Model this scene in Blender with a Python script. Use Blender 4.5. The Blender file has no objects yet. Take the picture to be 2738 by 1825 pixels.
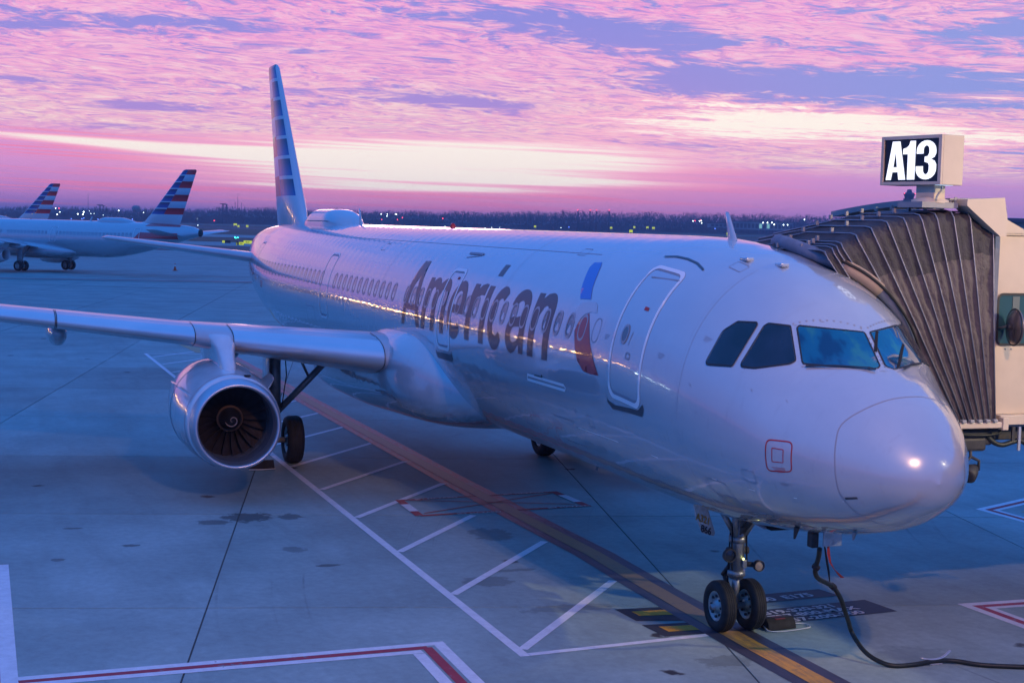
import bpy, bmesh, math, random
from mathutils import Vector, Matrix
from mathutils.geometry import delaunay_2d_cdt
import numpy as np
random.seed(7)
C = bpy.context.scene.collection
SC = bpy.context.scene
PI = math.pi

def lin(r, g, b):
    f = lambda c: (c / 255 / 12.92) if c <= 10 else ((c / 255 + .055) / 1.055) ** 2.4
    return (f(r), f(g), f(b), 1.0)

# ------------------------------------------------------------------ camera
YAW, PITCH, ROLL = -0.343373, -0.076507, 0.025113
cd = bpy.data.cameras.new('camera'); cam = bpy.data.objects.new('camera', cd); C.objects.link(cam)
Fv = Vector((math.cos(PITCH) * math.cos(YAW), math.cos(PITCH) * math.sin(YAW), math.sin(PITCH)))
Rv = Vector((math.sin(YAW), -math.cos(YAW), 0)); Uv = Rv.cross(Fv)
R2 = Rv * math.cos(ROLL) + Uv * math.sin(ROLL); U2 = Uv * math.cos(ROLL) - Rv * math.sin(ROLL)
CAM = Vector((-15.0785, 10.8794, 6.0148))
m3 = Matrix((R2, U2, -Fv)).transposed().to_4x4(); m3.translation = CAM
cam.matrix_world = m3
cd.sensor_width = 36; cd.lens = 53.571; cd.clip_start = .5; cd.clip_end = 20000
SC.camera = cam

def img(x, y):
    """pixel of the 2738-wide photo -> unit direction"""
    return (Fv + R2 * ((x - 1369) / 4074.387) - U2 * ((y - 912.5) / 4074.387)).normalized()
def at_z(x, y, z):
    d = img(x, y); return CAM + d * ((z - CAM.z) / d.z)
def at_d(x, y, dist):
    d = img(x, y); return CAM + d * (dist / d.dot(Fv))

# ------------------------------------------------------------------ world
W = bpy.data.worlds.new('World'); SC.world = W; W.use_nodes = True
nt = W.node_tree; nt.nodes.clear()
class NB:
    """small helper that writes node arithmetic"""
    def __init__(s, nt): s.nt = nt
    def n(s, t, **k):
        o = s.nt.nodes.new(t)
        for a, b in k.items(): setattr(o, a, b)
        return o
    def put(s, sock, v):
        if isinstance(v, bpy.types.NodeSocket): s.nt.links.new(v, sock)
        else: sock.default_value = v
    def m(s, op, a, b=0.0, c=0.0, clamp=False):
        o = s.n('ShaderNodeMath', operation=op, use_clamp=clamp)
        s.put(o.inputs[0], a); s.put(o.inputs[1], b); s.put(o.inputs[2], c); return o.outputs[0]
    def vm(s, op, a, b=(0, 0, 0), out=0):
        o = s.n('ShaderNodeVectorMath', operation=op); s.put(o.inputs[0], a); s.put(o.inputs[1], b)
        return o.outputs['Value'] if op in ('DOT_PRODUCT', 'LENGTH') else o.outputs[0]
    def ss(s, x, a, b, lo=0.0, hi=1.0):
        o = s.n('ShaderNodeMapRange', interpolation_type='SMOOTHSTEP')
        s.put(o.inputs[0], x); s.put(o.inputs[1], a); s.put(o.inputs[2], b); s.put(o.inputs[3], lo); s.put(o.inputs[4], hi)
        return o.outputs[0]
    def mix(s, f, a, b, mode='MIX'):
        o = s.n('ShaderNodeMix', data_type='RGBA', blend_type=mode, clamp_factor=True)
        s.put(o.inputs[0], f); s.put(o.inputs[6], a); s.put(o.inputs[7], b); return o.outputs[2]
    def noise(s, vec, scale, detail=4.0, rough=.5, dist=0.0, out=0):
        o = s.n('ShaderNodeTexNoise'); s.put(o.inputs['Vector'], vec); s.put(o.inputs['Scale'], scale)
        s.put(o.inputs['Detail'], detail); s.put(o.inputs['Roughness'], rough); s.put(o.inputs['Distortion'], dist)
        return o.outputs[out]
    def xyz(s, v):
        o = s.n('ShaderNodeSeparateXYZ'); s.put(o.inputs[0], v); return o.outputs
    def comb(s, x, y, z):
        o = s.n('ShaderNodeCombineXYZ'); s.put(o.inputs[0], x); s.put(o.inputs[1], y); s.put(o.inputs[2], z); return o.outputs[0]
def build_sky(nt):
    b = NB(nt)
    D = b.vm('NORMALIZE', b.n('ShaderNodeTexCoord').outputs['Generated'])
    x, y, z = b.xyz(D)
    fx = b.vm('DOT_PRODUCT', D, (math.cos(YAW), math.sin(YAW), 0)); rx = b.vm('DOT_PRODUCT', D, (math.sin(YAW), -math.cos(YAW), 0))
    U = b.m('ARCTAN2', rx, fx); V = b.m('ARCSINE', b.m('MINIMUM', b.m('MAXIMUM', z, -1.0), 1.0))
    Vp = b.m('MAXIMUM', V, 0.0)
    w = b.m('MULTIPLY', b.m('LOGARITHM', b.m('ADD', b.m('MULTIPLY', Vp, 20.0), 1.0), math.e), 13.5)
    w = b.m('ADD', w, b.m('MULTIPLY', b.m('SINE', b.m('MULTIPLY', U, 1.0)), 5.0))
    P = b.comb(b.m('MULTIPLY', x, 9.0), b.m('MULTIPLY', y, 9.0), w)
    wz = b.noise(P, .55, 3.0, .5, 0.0, 1)
    P2 = b.vm('ADD', P, b.vm('MULTIPLY', b.vm('SUBTRACT', wz, (.5, .5, .5)), (1.2, 1.2, 1.5)))
    big = b.noise(P2, .32, 3.0, .5)
    mid = b.noise(b.vm('MULTIPLY', P2, (1, 1, 1.25)), 1.1, 7.0, .66)
    wz2 = b.noise(b.vm('MULTIPLY', P2, (1, 1, .7)), 2.2, 3.0, .5, 0.0, 1)
    P3 = b.vm('ADD', P2, b.vm('MULTIPLY', b.vm('SUBTRACT', wz2, (.5, .5, .5)), (.35, .35, .8)))
    fine = b.noise(b.vm('MULTIPLY', P3, (1.5, 1.5, 1.15)), 3.4, 8.0, .68, .3)
    def blob(px, py, rx_, ry_, slope=0.0):
        # px, py in the 2352-wide view of the photo
        u0 = math.atan((px * 1.1641 - 1369) / 4074.4); v0 = ((594 + .0251 * (px * 1.1641 - 1369)) - py * 1.1641) / 4074.4
        du = b.m('DIVIDE', b.m('SUBTRACT', U, u0), rx_ * 1.1641 / 4074.4)
        vv = b.m('SUBTRACT', V, v0)
        if slope: vv = b.m('ADD', vv, b.m('MULTIPLY', b.m('SUBTRACT', U, u0), slope))
        dv = b.m('DIVIDE', vv, ry_ * 1.1641 / 4074.4)
        r = b.m('ADD', b.m('MULTIPLY', du, du), b.m('MULTIPLY', dv, dv))
        return b.m('EXPONENT', b.m('MULTIPLY', r, -1.0))
    def total(L):
        t = None
        for q in L:
            s = b.m('MULTIPLY', blob(*q[:4], *(q[5:6])), q[4]); t = s if t is None else b.m('ADD', t, s)
        return t
    gaps = total([(330, 60, 260, 17, .9), (60, 80, 120, 14, .5), (1250, 55, 340, 30, 1.1, .05), (1480, 100, 250, 26, .8), (960, 222, 190, 24, .9), (1120, 240, 120, 12, .7),
                  (340, 250, 130, 11, 1.0), (260, 293, 100, 8, .9), (60, 195, 130, 10, .5), (1700, 195, 330, 24, 1.0), (2130, 215, 330, 42, 1.1), (2060, 70, 200, 50, .55), (2330, 90, 120, 60, .5),
                  (1640, 170, 160, 30, .5), (620, 118, 170, 10, .5), (1710, 278, 70, 7, .5)])
    lit = total([(1150, 25, 500, 14, .35), (1800, 75, 420, 30, .35, .07), (1300, 185, 300, 14, .5, .03), (600, 180, 500, 30, .3), (900, 290, 600, 35, .45), (1900, 140, 360, 14, .5, .06), (160, 130, 240, 40, .25)])
    dens = b.m('ADD', b.m('MULTIPLY', fine, .66), b.m('ADD', b.m('MULTIPLY', mid, .60), b.m('MULTIPLY', big, .16)))
    dens = b.m('SUBTRACT', dens, b.m('MULTIPLY', gaps, .185)); dens = b.m('ADD', dens, b.m('MULTIPLY', lit, .10))
    back = b.ss(fx, -.4, .9)                     # how far towards the dawn
    up = b.ss(V, .14, .32)
    dens = b.m('SUBTRACT', dens, b.m('MULTIPLY', up, .07))
    cl = b.ss(dens, .555, .69)
    thick = b.ss(b.m('ADD', b.m('MULTIPLY', fine, .5), b.m('MULTIPLY', mid, .5)), .40, .62)
    gap_c = b.mix(b.ss(V, .04, .15), lin(186, 148, 218), lin(146, 146, 226))
    gap_c = b.mix(b.ss(U, .0, .3), gap_c, lin(150, 160, 228))
    cl_c = b.mix(b.ss(V, .05, .14), lin(255, 180, 212), lin(255, 160, 216))
    cl_hot = b.mix(b.ss(V, .05, .12), lin(255, 225, 215), lin(255, 200, 222))
    rip = b.noise(b.vm('MULTIPLY', P3, (1.5, 1.5, 2.3)), 5.6, 6.0, .62, .3)
    cl_c = b.mix(b.m('MULTIPLY', thick, .75), cl_c, cl_hot)
    cl_c = b.mix(b.m('MULTIPLY', b.ss(rip, .51, .38), .72), cl_c, lin(206, 148, 216))
    cl_c = b.mix(b.m('MULTIPLY', b.ss(rip, .53, .64), .8), cl_c, b.mix(b.ss(V, .05, .12), (1.1, .86, .76, 1), lin(255, 206, 226)))
    col = b.mix(b.m('MULTIPLY', cl, .93), gap_c, cl_c)
    # cream glow under the cloud sheet
    glow = total([(960, 380, 540, 44, 1.2), (1150, 352, 460, 24, .6), (300, 334, 480, 9, .95, .045), (700, 352, 300, 14, .6), (1880, 298, 360, 32, 1.7, .02), (1740, 262, 280, 18, .9), (2250, 238, 130, 12, .8, .02), (1560, 236, 260, 12, .7, .02), (2250, 330, 200, 20, .9), (1480, 275, 240, 12, .6), (850, 424, 420, 9, .8), (1050, 408, 480, 9, .7), (700, 455, 200, 4, .35), (900, 330, 600, 40, .38), (1500, 310, 300, 26, .35)])
    gtex = b.ss(b.m('ADD', b.m('MULTIPLY', mid, .5), b.m('MULTIPLY', rip, .5)), .40, .60, .45, 1.15)
    glow = b.m('MULTIPLY', glow, b.mix(b.ss(b.m('SUBTRACT', V, b.m('ADD', b.m('MULTIPLY', U, -.030), .052)), -.002, .006), (1, 1, 1, 1), b.comb(gtex, gtex, gtex)))
    # haze layer near the horizon: smooth mauve with thin hot streaks; its top edge dips to the right
    edge = b.m('ADD', b.m('MULTIPLY', U, -.030), .0455)
    edge = b.m('ADD', edge, b.m('MULTIPLY', b.m('SUBTRACT', mid, .5), .006))
    low = b.m('SUBTRACT', 1.0, b.ss(b.m('SUBTRACT', V, edge), -.007, .005))
    warm = b.m('EXPONENT', b.m('MULTIPLY', b.m('MULTIPLY', b.m('ADD', U, .05), b.m('ADD', U, .05)), -28.0))
    hz = b.mix(b.ss(V, .0, .045), lin(204, 136, 208), lin(232, 162, 220))
    hz = b.mix(b.m('MULTIPLY', warm, b.ss(V, .0, .03, .55, .95)), hz, lin(255, 158, 190))
    hz = b.mix(b.m('MULTIPLY', b.ss(U, .12, .35), .6), hz, lin(190, 156, 214))
    st = b.noise(b.comb(b.m('MULTIPLY', x, 5.0), b.m('MULTIPLY', y, 5.0), b.m('MULTIPLY', b.m('ADD', V, b.m('MULTIPLY', U, .025)), 430.0)), 1.0, 4.0, .6)
    hz = b.mix(b.m('MULTIPLY', b.ss(st, .48, .62), b.ss(U, -.02, .25, .9, .12)), hz, lin(255, 138, 178))
    glow = b.m('MULTIPLY', glow, b.ss(st, .34, .64, .62, 1.22))
    col = b.mix(low, col, hz)
    cream = b.vm('MULTIPLY', b.mix(b.ss(glow, .40, 1.15), lin(255, 180, 204), lin(255, 243, 230)), (1.12, 1.12, 1.12))
    col = b.mix(b.ss(glow, .08, .85, 0.0, .97), col, cream)
    # away from the dawn and overhead the same cloud sheet is lit by blue twilight
    f_in = b.ss(b.m('ABSOLUTE', U), .33, .80)
    away = b.mix(cl, (.030, .20, .76, 1), (.10, .22, .74, 1))
    away = b.mix(b.ss(V, .0, .07), b.mix(.45, (.10,.16,.55,1), lin(225, 110, 175)), away)
    col = b.mix(f_in, col, away)
    over = b.mix(b.m('MULTIPLY', cl, .25), (.040, .27, 1.0, 1), (.075, .28, .95, 1))
    col = b.mix(b.m('MULTIPLY', up, .96), col, over)
    col = b.mix(b.ss(V, -.02, .0), lin(96, 96, 160), col)
    bg = b.n('ShaderNodeBackground'); b.put(bg.inputs[0], col); bg.inputs[1].default_value = 1.0
    nt.links.new(bg.outputs[0], b.n('ShaderNodeOutputWorld').inputs[0])
build_sky(nt)
W.cycles.sampling_method = 'MANUAL'; W.cycles.sample_map_resolution = 1024
SC.view_settings.view_transform = 'Standard'; SC.view_settings.look = 'None'
SC.view_settings.exposure = 0.0; SC.view_settings.gamma = 1.0; SC.view_settings.use_curve_mapping = False
SC.cycles.max_bounces = 8; SC.cycles.volume_bounces = 0; SC.cycles.caustics_reflective = False; SC.cycles.caustics_refractive = False
SC.cycles.use_denoising = True; SC.cycles.sample_clamp_indirect = 6

# dawn glow: the sun is still at the horizon behind the tail, very weak
sl = bpy.data.lights.new('dawn_sun', 'SUN'); sl.energy = .12; sl.angle = math.radians(10); sl.color = (1, .55, .6)
so = bpy.data.objects.new('dawn_sun', sl); C.objects.link(so)
sd = img(1000, 440); so.rotation_euler = sd.to_track_quat('Z', 'Y').to_euler()

# ------------------------------------------------------------------ materials
def mat(name, base, rough=.5, metal=0.0, coat=0.0, spec=.5, emit=None, estr=1.0):
    m = bpy.data.materials.new(name); m.use_nodes = True
    p = m.node_tree.nodes['Principled BSDF']
    p.inputs['Base Color'].default_value = (*base[:3], 1); p.inputs['Roughness'].default_value = rough
    p.inputs['Metallic'].default_value = metal; p.inputs['Coat Weight'].default_value = coat
    p.inputs['Coat Roughness'].default_value = .04; p.inputs['Specular IOR Level'].default_value = spec
    if emit: p.inputs['Emission Color'].default_value = (*emit[:3], 1); p.inputs['Emission Strength'].default_value = estr
    return m
def vary(m, scale=3.0, amt=.12, rough=0.0, bump=0.0, detail=6.0, stretch=(1, 1, 1), dist=.02):
    """procedural mottling, uneven gloss and fine relief"""
    nt = m.node_tree; b = NB(nt); p = nt.nodes['Principled BSDF']
    co = b.vm('MULTIPLY', b.n('ShaderNodeTexCoord').outputs['Object'], stretch)
    n = b.noise(co, scale, detail, .6)
    base = p.inputs['Base Color']
    src = base.links[0].from_socket if base.links else tuple(base.default_value)
    k = b.ss(n, .3, .7, 1 - amt, 1 + amt)
    nt.links.new(b.mix(1.0, src, b.comb(k, k, k), 'MULTIPLY'), base)
    if rough:
        r0 = p.inputs['Roughness'].default_value
        nt.links.new(b.ss(n, .3, .7, max(r0 - rough, .02), r0 + rough), p.inputs['Roughness'])
    if bump:
        bn = b.n('ShaderNodeBump'); bn.inputs['Strength'].default_value = bump; bn.inputs['Distance'].default_value = dist
        nt.links.new(b.noise(co, scale * 4, 4.0, .6), bn.inputs['Height']); nt.links.new(bn.outputs[0], p.inputs['Normal'])
    return m
M = {}
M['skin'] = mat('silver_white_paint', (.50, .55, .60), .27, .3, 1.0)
M['wing'] = vary(mat('wing_grey_paint', (.50, .53, .58), .34, .2, .5), 1.2, .08, .06)
M['slat'] = vary(mat('bare_leading_edge', (.78, .76, .80), .34, .85, .0), 1, .03)
M['lip'] = vary(mat('brushed_inlet_lip', (.62, .62, .68), .42, .9), 3, .04)
M['nacelle'] = vary(mat('nacelle_paint', (.70, .72, .76), .22, .1, .9), 2, .06, .05)
M['liner'] = vary(mat('inlet_liner', (.22, .25, .30), .4, .5), 8, .12)
M['blade'] = vary(mat('fan_blade', (.12, .10, .10), .38, .6), 3, .25)
M['spin'] = mat('spinner_black', (.02, .02, .022), .35)
M['swirl'] = mat('spinner_swirl', (.34, .27, .24), .5)
M['bronze'] = mat('fan_root_ring', (.35, .24, .18), .4, .7)
M['rubber'] = vary(mat('tyre_rubber', (.018, .018, .02), .75), 9, .3, 0, .2)
M['rim'] = vary(mat('wheel_rim', (.30, .40, .42), .4, .5), 9, .15)
M['steel'] = vary(mat('gear_steel', (.30, .32, .34), .38, .6), 8, .2, .08)
M['dark'] = vary(mat('dark_equipment', (.035, .037, .042), .6), 8, .3)
M['chrome'] = mat('oleo_chrome', (.7, .7, .72), .1, 1.0)
M['hole'] = mat('dark_recess', (.008, .008, .01), .9)
M['seal'] = mat('black_window_seal', (.02, .021, .026), .5)
M['line'] = mat('panel_joint', (.26, .28, .33), .6)
M['white'] = mat('white_door_outline', (.86, .87, .88), .35, 0, .4)
M['title'] = mat('charcoal_lettering', (.022, .023, .04), .33, .0, .3, .4)
M['blue'] = mat('emblem_blue', (.0, .17, .62), .3, 0, .15)
M['red'] = mat('emblem_red', (.40, .01, .03), .3, 0, .3)
M['egrey'] = mat('emblem_silver', (.50, .52, .56), .3, .2, .8)
M['winframe'] = mat('cabin_window_frame', (.34, .33, .36), .35, .3, .4)
M['pane'] = mat('cabin_window_pane', (.10, .105, .13), .06, 0, 1.0)
M['pane_far'] = mat('distant_cabin_pane', (.26, .32, .40), .2, 0, .5)
M['glass'] = vary(mat('flight_deck_glass', (.004, .07, .14), .05, 0, 1.0), 1.5, .6)
M['glass_side'] = vary(mat('side_window_glass', (.008, .014, .032), .07, 0, .7), 2, .5)
M['mark'] = mat('red_stencil', (.45, .02, .03), .5)
M['scuff'] = mat('door_scuff_plate', (.09, .10, .12), .3, .5)
M['cream'] = vary(mat('cream_bridge_paint', (.60, .51, .40), .5), 1.5, .06, .05, .05)
M['bgrey'] = vary(mat('grey_bridge_trim', (.30, .31, .33), .5), 3, .1)
M['fabric'] = vary(mat('canopy_fabric', (.105, .09, .095), .6), 3, .22, .1, .6, 5, (1, 1, .6), .06)
M['fabric2'] = vary(mat('canopy_fabric_top', (.05, .048, .056), .7), 5, .25, .08, .5, 6, (1, 1, 1), .05)
M['tube'] = mat('canopy_hoop_metal', (.26, .27, .31), .45, .5)
M['foam'] = vary(mat('canopy_foam_pad', (.17, .20, .26), .75), 5, .15, 0, .3)
M['tan'] = mat('tan_pad_cover', (.40, .30, .22), .7)
M['signface'] = mat('sign_face_dark', (.006, .009, .02), .3)
M['letter'] = mat('lit_sign_letters', (.9, .9, .9), .4, emit=(.92, .97, 1.0), estr=1.15)
M['glassg'] = mat('bridge_window_glass', (.03, .10, .12), .08, 0, 1.0)
M['mirror'] = vary(mat('convex_mirror', (.30, .24, .22), .25, .7), 4, .3)
M['cable'] = vary(mat('black_power_cable', (.012, .018, .016), .5), 20, .3)
M['clampm'] = mat('bright_cable_saddle', (.7, .72, .75), .3, .6)
M['ribbon'] = mat('red_streamer', (.8, .06, .04), .6)
M['strap'] = mat('black_strap', (.015, .012, .02), .7)
M['rope'] = mat('white_rope', (.7, .7, .7), .8)
M['cone'] = mat('orange_cone', (.8, .10, .03), .6)
M['ysign'] = mat('lit_yellow_sign', (.8, .8, .05), .5, emit=(.70, .74, .02), estr=.8)
M['black'] = mat('sign_black', (.01, .01, .01), .6)
M['far'] = vary(mat('far_building_wall', (.30, .30, .32), .8), .1, .2)
M['fardark'] = mat('far_dark_panel', (.08, .08, .10), .7)
M['farlit'] = mat('far_lit_window', (.1, .1, .1), .5, emit=(.25, .6, .55), estr=.9)
M['lamp_w'] = mat('far_lamp_white', (1, 1, 1), .5, emit=(.85, 1, .92), estr=7)
M['lamp_r'] = mat('far_lamp_red', (1, .1, .1), .5, emit=(1, .05, .08), estr=6)
M['lamp_b'] = mat('far_lamp_blue', (.1, .1, 1), .5, emit=(.12, .25, 1), estr=5)
M['lamp_g'] = mat('far_lamp_green', (.1, 1, .7), .5, emit=(.05, .9, .7), estr=6)
M['lamp_o'] = mat('far_lamp_orange', (1, .6, .2), .5, emit=(1, .55, .15), estr=14)
M['twig'] = vary(mat('bare_winter_twigs', (.11, .085, .09), .9), .05, .3)  # base paler than real twigs: distance haze put into the colour
M['steelfar'] = mat('far_steelwork', (.08, .08, .10), .7)
M['tail'] = mat('tail_livery_paint', (.6, .6, .6), .3, .0, .35)
def tint_glass():
    nt = M['glass'].node_tree; b = NB(nt); tc = b.n('ShaderNodeTexCoord').outputs['Object']; n = b.noise(b.vm('MULTIPLY', tc, (1.2, 2.2, 1.2)), 1.6, 3.0, .5)
    c = b.mix(b.ss(n, .35, .5), (.002, .035, .11, 1), (.003, .10, .22, 1)); c = b.mix(b.ss(n, .52, .66), c, (.02, .17, .20, 1))
    nt.links.new(c, nt.nodes['Principled BSDF'].inputs['Base Color'])
tint_glass()
def livery_colour(b, X, Y, Z):
    """striped tail: blue with thin white lines ahead of the slanted split, red and silver behind it"""
    p = .735; t = b.m('DIVIDE', b.m('SUBTRACT', 11.22, Z), p)                 # band number down from the first line
    fr = b.m('FRACT', b.m('ADD', t, 10.0))
    white_line = b.m('LESS_THAN', fr, .17)
    odd = b.m('GREATER_THAN', b.m('FRACT', b.m('MULTIPLY', b.m('ADD', b.m('FLOOR', t), 11.0), .5)), .25)
    bl = b.mix(b.ss(fr, .17, 1.0), (.006, .022, .11, 1), (.008, .09, .36, 1))
    front = b.mix(white_line, bl, (.55, .57, .63, 1))
    grad = b.mix(b.ss(fr, .0, 1.0), (.62, .66, .72, 1), (.42, .48, .56, 1))
    rear = b.mix(odd, b.mix(b.ss(fr, 0, 1), (.50, .012, .022, 1), (.85, .03, .04, 1)), grad)
    # the split leans with the leading edge
    s = b.m('SUBTRACT', X, b.m('ADD', b.m('MULTIPLY', b.m('SUBTRACT', Z, 6.83), .66), 39.62))
    c = b.mix(b.m('GREATER_THAN', s, 0.0), front, rear)
    le = b.m('SUBTRACT', X, b.m('ADD', b.m('MULTIPLY', b.m('SUBTRACT', Z, 6.83), .914), 37.62))
    silver = (.60, .63, .68, 1)
    c = b.mix(b.m('LESS_THAN', le, .12), c, silver)
    return b.mix(b.m('LESS_THAN', Z, 6.83), c, silver), silver
def paint_tail():
    m = M['tail']; nt = m.node_tree; b = NB(nt); X, Y, Z = b.xyz(b.n('ShaderNodeTexCoord').outputs['Object'])
    c, silver = livery_colour(b, X, Y, Z)
    nt.links.new(c, nt.nodes['Principled BSDF'].inputs['Base Color'])
paint_tail()
def paint_skin():
    m = M['skin']; nt = m.node_tree; b = NB(nt); tc = b.n('ShaderNodeTexCoord').outputs['Object']; X, Y, Z = b.xyz(tc)
    base = (.50, .55, .60, 1)
    n = b.noise(b.vm('MULTIPLY', tc, (.5, 1.5, 1.5)), 1.6, 6.0, .6)
    strk = b.noise(b.vm('MULTIPLY', tc, (2.2, .6, .6)), 5.0, 5.0, .7)
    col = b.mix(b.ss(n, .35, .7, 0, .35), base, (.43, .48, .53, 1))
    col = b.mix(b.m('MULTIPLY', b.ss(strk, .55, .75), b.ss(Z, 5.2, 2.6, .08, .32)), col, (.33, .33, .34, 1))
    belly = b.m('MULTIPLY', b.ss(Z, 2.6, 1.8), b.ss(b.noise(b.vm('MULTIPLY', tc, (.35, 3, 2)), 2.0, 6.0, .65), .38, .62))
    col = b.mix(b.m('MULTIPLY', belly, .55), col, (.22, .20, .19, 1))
    # two red bands round the tail, raked at their front ends
    for z0, z1, x0 in ((5.47, 6.07, 37.6), (4.10, 4.78, 36.6)):
        f = b.m('MULTIPLY', b.m('GREATER_THAN', Z, z0), b.m('LESS_THAN', Z, z1))
        xx = b.m('SUBTRACT', X, b.m('MULTIPLY', b.m('SUBTRACT', Z, z0), 1.0))
        f = b.m('MULTIPLY', f, b.m('MULTIPLY', b.m('GREATER_THAN', xx, x0), b.m('LESS_THAN', X, 42.1)))
        col = b.mix(f, col, (.70, .018, .03, 1))
    p = nt.nodes['Principled BSDF']; nt.links.new(col, p.inputs['Base Color'])
    bn = b.n('ShaderNodeBump'); bn.inputs['Strength'].default_value = .35; bn.inputs['Distance'].default_value = .004
    # skin panels are never perfectly flat: long shallow waves between frames
    wv = b.m('ADD', b.m('MULTIPLY', b.m('SINE', b.m('MULTIPLY', X, 11.8)), .35), b.noise(b.vm('MULTIPLY', tc, (1, 2, 2)), 1.8, 2.0))
    nt.links.new(wv, bn.inputs['Height']); nt.links.new(bn.outputs[0], p.inputs['Coat Normal'])
paint_skin()
for k_ in ('skin', 'nacelle'): M[k_].node_tree.nodes['Principled BSDF'].inputs['Coat IOR'].default_value = 1.8


# ------------------------------------------------------------------ builders
def obj(name, bm, m, parent=None, smooth=True, mats=None):
    me = bpy.data.meshes.new(name)
    if isinstance(bm, tuple): me.from_pydata(bm[0], [], bm[1])
    else: bm.to_mesh(me); bm.free()
    for mm in (mats or [m]): me.materials.append(mm)
    if smooth: me.shade_smooth()
    o = bpy.data.objects.new(name, me); C.objects.link(o)
    if parent: o.parent = parent
    return o
def fixn(o):
    bm = bmesh.new(); bm.from_mesh(o.data); bmesh.ops.recalc_face_normals(bm, faces=bm.faces); bm.to_mesh(o.data); bm.free(); return o
def tag(o, label=None, cat=None, group=None, kind=None):
    if label: o['label'] = label
    if cat: o['category'] = cat
    if group: o['group'] = group
    if kind: o['kind'] = kind
    return o
def thing(name, label, cat, loc=(0, 0, 0), rotz=0, group=None):
    o = bpy.data.objects.new(name, None); C.objects.link(o); o.location = loc; o.rotation_euler = (0, 0, rotz); o.empty_display_size = .3
    return tag(o, label, cat, group)
def box(bm, x0, x1, y0, y1, z0, z1, mt=0):
    v = [bm.verts.new((x, y, z)) for x in (x0, x1) for y in (y0, y1) for z in (z0, z1)]
    for f in ((0, 1, 3, 2), (4, 6, 7, 5), (0, 4, 5, 1), (2, 3, 7, 6), (0, 2, 6, 4), (1, 5, 7, 3)):
        bm.faces.new([v[i] for i in f]).material_index = mt
def bevel(bm, w, seg=2):
    bmesh.ops.bevel(bm, geom=list(bm.edges), offset=w, segments=seg, profile=.5, affect='EDGES', clamp_overlap=True)
def nbox(name, d, m, parent=None, bv=0, smooth=False):
    bm = bmesh.new(); box(bm, *d)
    if bv: bevel(bm, bv)
    return obj(name, bm, m, parent, smooth)
def frame_at(d):
    d = Vector(d).normalized(); a = Vector((0, 0, 1)) if abs(d.z) < .9 else Vector((1, 0, 0))
    u = d.cross(a).normalized(); return d, u, d.cross(u)
def tube(bm, pts, r, n=10, cap=True, mt=0, flat=1.0):
    pts = [Vector(p) for p in pts]; rr = r if isinstance(r, (list, tuple)) else [r] * len(pts); rings = []; u = None
    for i, p in enumerate(pts):
        t = (pts[min(i + 1, len(pts) - 1)] - pts[max(i - 1, 0)]).normalized()
        if u is None: _, u, _ = frame_at(t)
        u = (u - t * u.dot(t)).normalized(); w = t.cross(u)
        rings.append([bm.verts.new(p + u * math.cos(2 * PI * k / n) * rr[i] + w * math.sin(2 * PI * k / n) * rr[i] * flat) for k in range(n)])
    for a, b2 in zip(rings, rings[1:]):
        for k in range(n): bm.faces.new((a[k], a[(k + 1) % n], b2[(k + 1) % n], b2[k])).material_index = mt
    if cap:
        bm.faces.new(rings[0][::-1]).material_index = mt; bm.faces.new(rings[-1]).material_index = mt
def ntube(name, pts, r, m, parent=None, n=10): bm = bmesh.new(); tube(bm, pts, r, n); return obj(name, bm, m, parent)
def lathe(bm, prof, o=(0, 0, 0), axis='x', n=32, mt=0, sy=1.0):
    """prof: list of (a, r) along the axis"""
    o = Vector(o); rings = []
    for a, r in prof:
        ring = []
        for k in range(n):
            t = 2 * PI * k / n; c, s = math.cos(t) * r, math.sin(t) * r * sy
            ring.append(bm.verts.new(o + (Vector((a, c, s)) if axis == 'x' else Vector((c, a, s)) if axis == 'y' else Vector((c, s, a)))))
        rings.append(ring)
    for a, b2 in zip(rings, rings[1:]):
        for k in range(n):
            try: bm.faces.new((a[k], a[(k + 1) % n], b2[(k + 1) % n], b2[k])).material_index = mt
            except ValueError: pass
    return rings
def spline(pts, n=8):
    pts = [Vector(p) for p in pts]; out = []
    P = [pts[0] * 2 - pts[1]] + pts + [pts[-1] * 2 - pts[-2]]
    for i in range(1, len(P) - 2):
        for k in range(n):
            t = k / n; a, b2, c, d = P[i - 1:i + 3]
            out.append(.5 * ((2 * b2) + (c - a) * t + (2 * a - 5 * b2 + 4 * c - d) * t * t + (3 * b2 - a - 3 * c + d) * t ** 3))
    out.append(pts[-1]); return out

# ------------------------------------------------------------------ fuselage surface
ZC = 3.84
XT=[.11,.14,.2,.32,.56,.82,1.12,1.52,1.75,2.1,2.5,2.8,3.2,3.6,4,4.5,5,6,7,33,36,38,40,42,43.5,44.5]
TT=[-.78,-.62,-.47,-.32,-.08,.15,.33,.54,.67,.97,1.34,1.51,1.67,1.78,1.87,1.93,1.99,2.06,2.07,2.07,2.05,2.02,1.96,1.86,1.7,1.35]
XB=[.11,.14,.2,.32,.57,1.02,1.5,2,3,4,5,6,7,31,33,35,37,39,41,43,44.5]
BB=[-.78,-.92,-1.03,-1.14,-1.29,-1.51,-1.65,-1.76,-1.91,-2.01,-2.05,-2.07,-2.07,-2.07,-1.93,-1.62,-1.2,-.72,-.2,.32,.72]
XW=[.11,.14,.2,.32,.57,1.02,1.5,2,2.5,3,3.5,4,5,6,7,32,34,36,38,40,42,43.5,44.5]
WW=[0,.19,.34,.51,.74,1.06,1.30,1.49,1.62,1.73,1.81,1.87,1.945,1.972,1.975,1.975,1.93,1.82,1.63,1.36,1.02,.72,.42]
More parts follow.
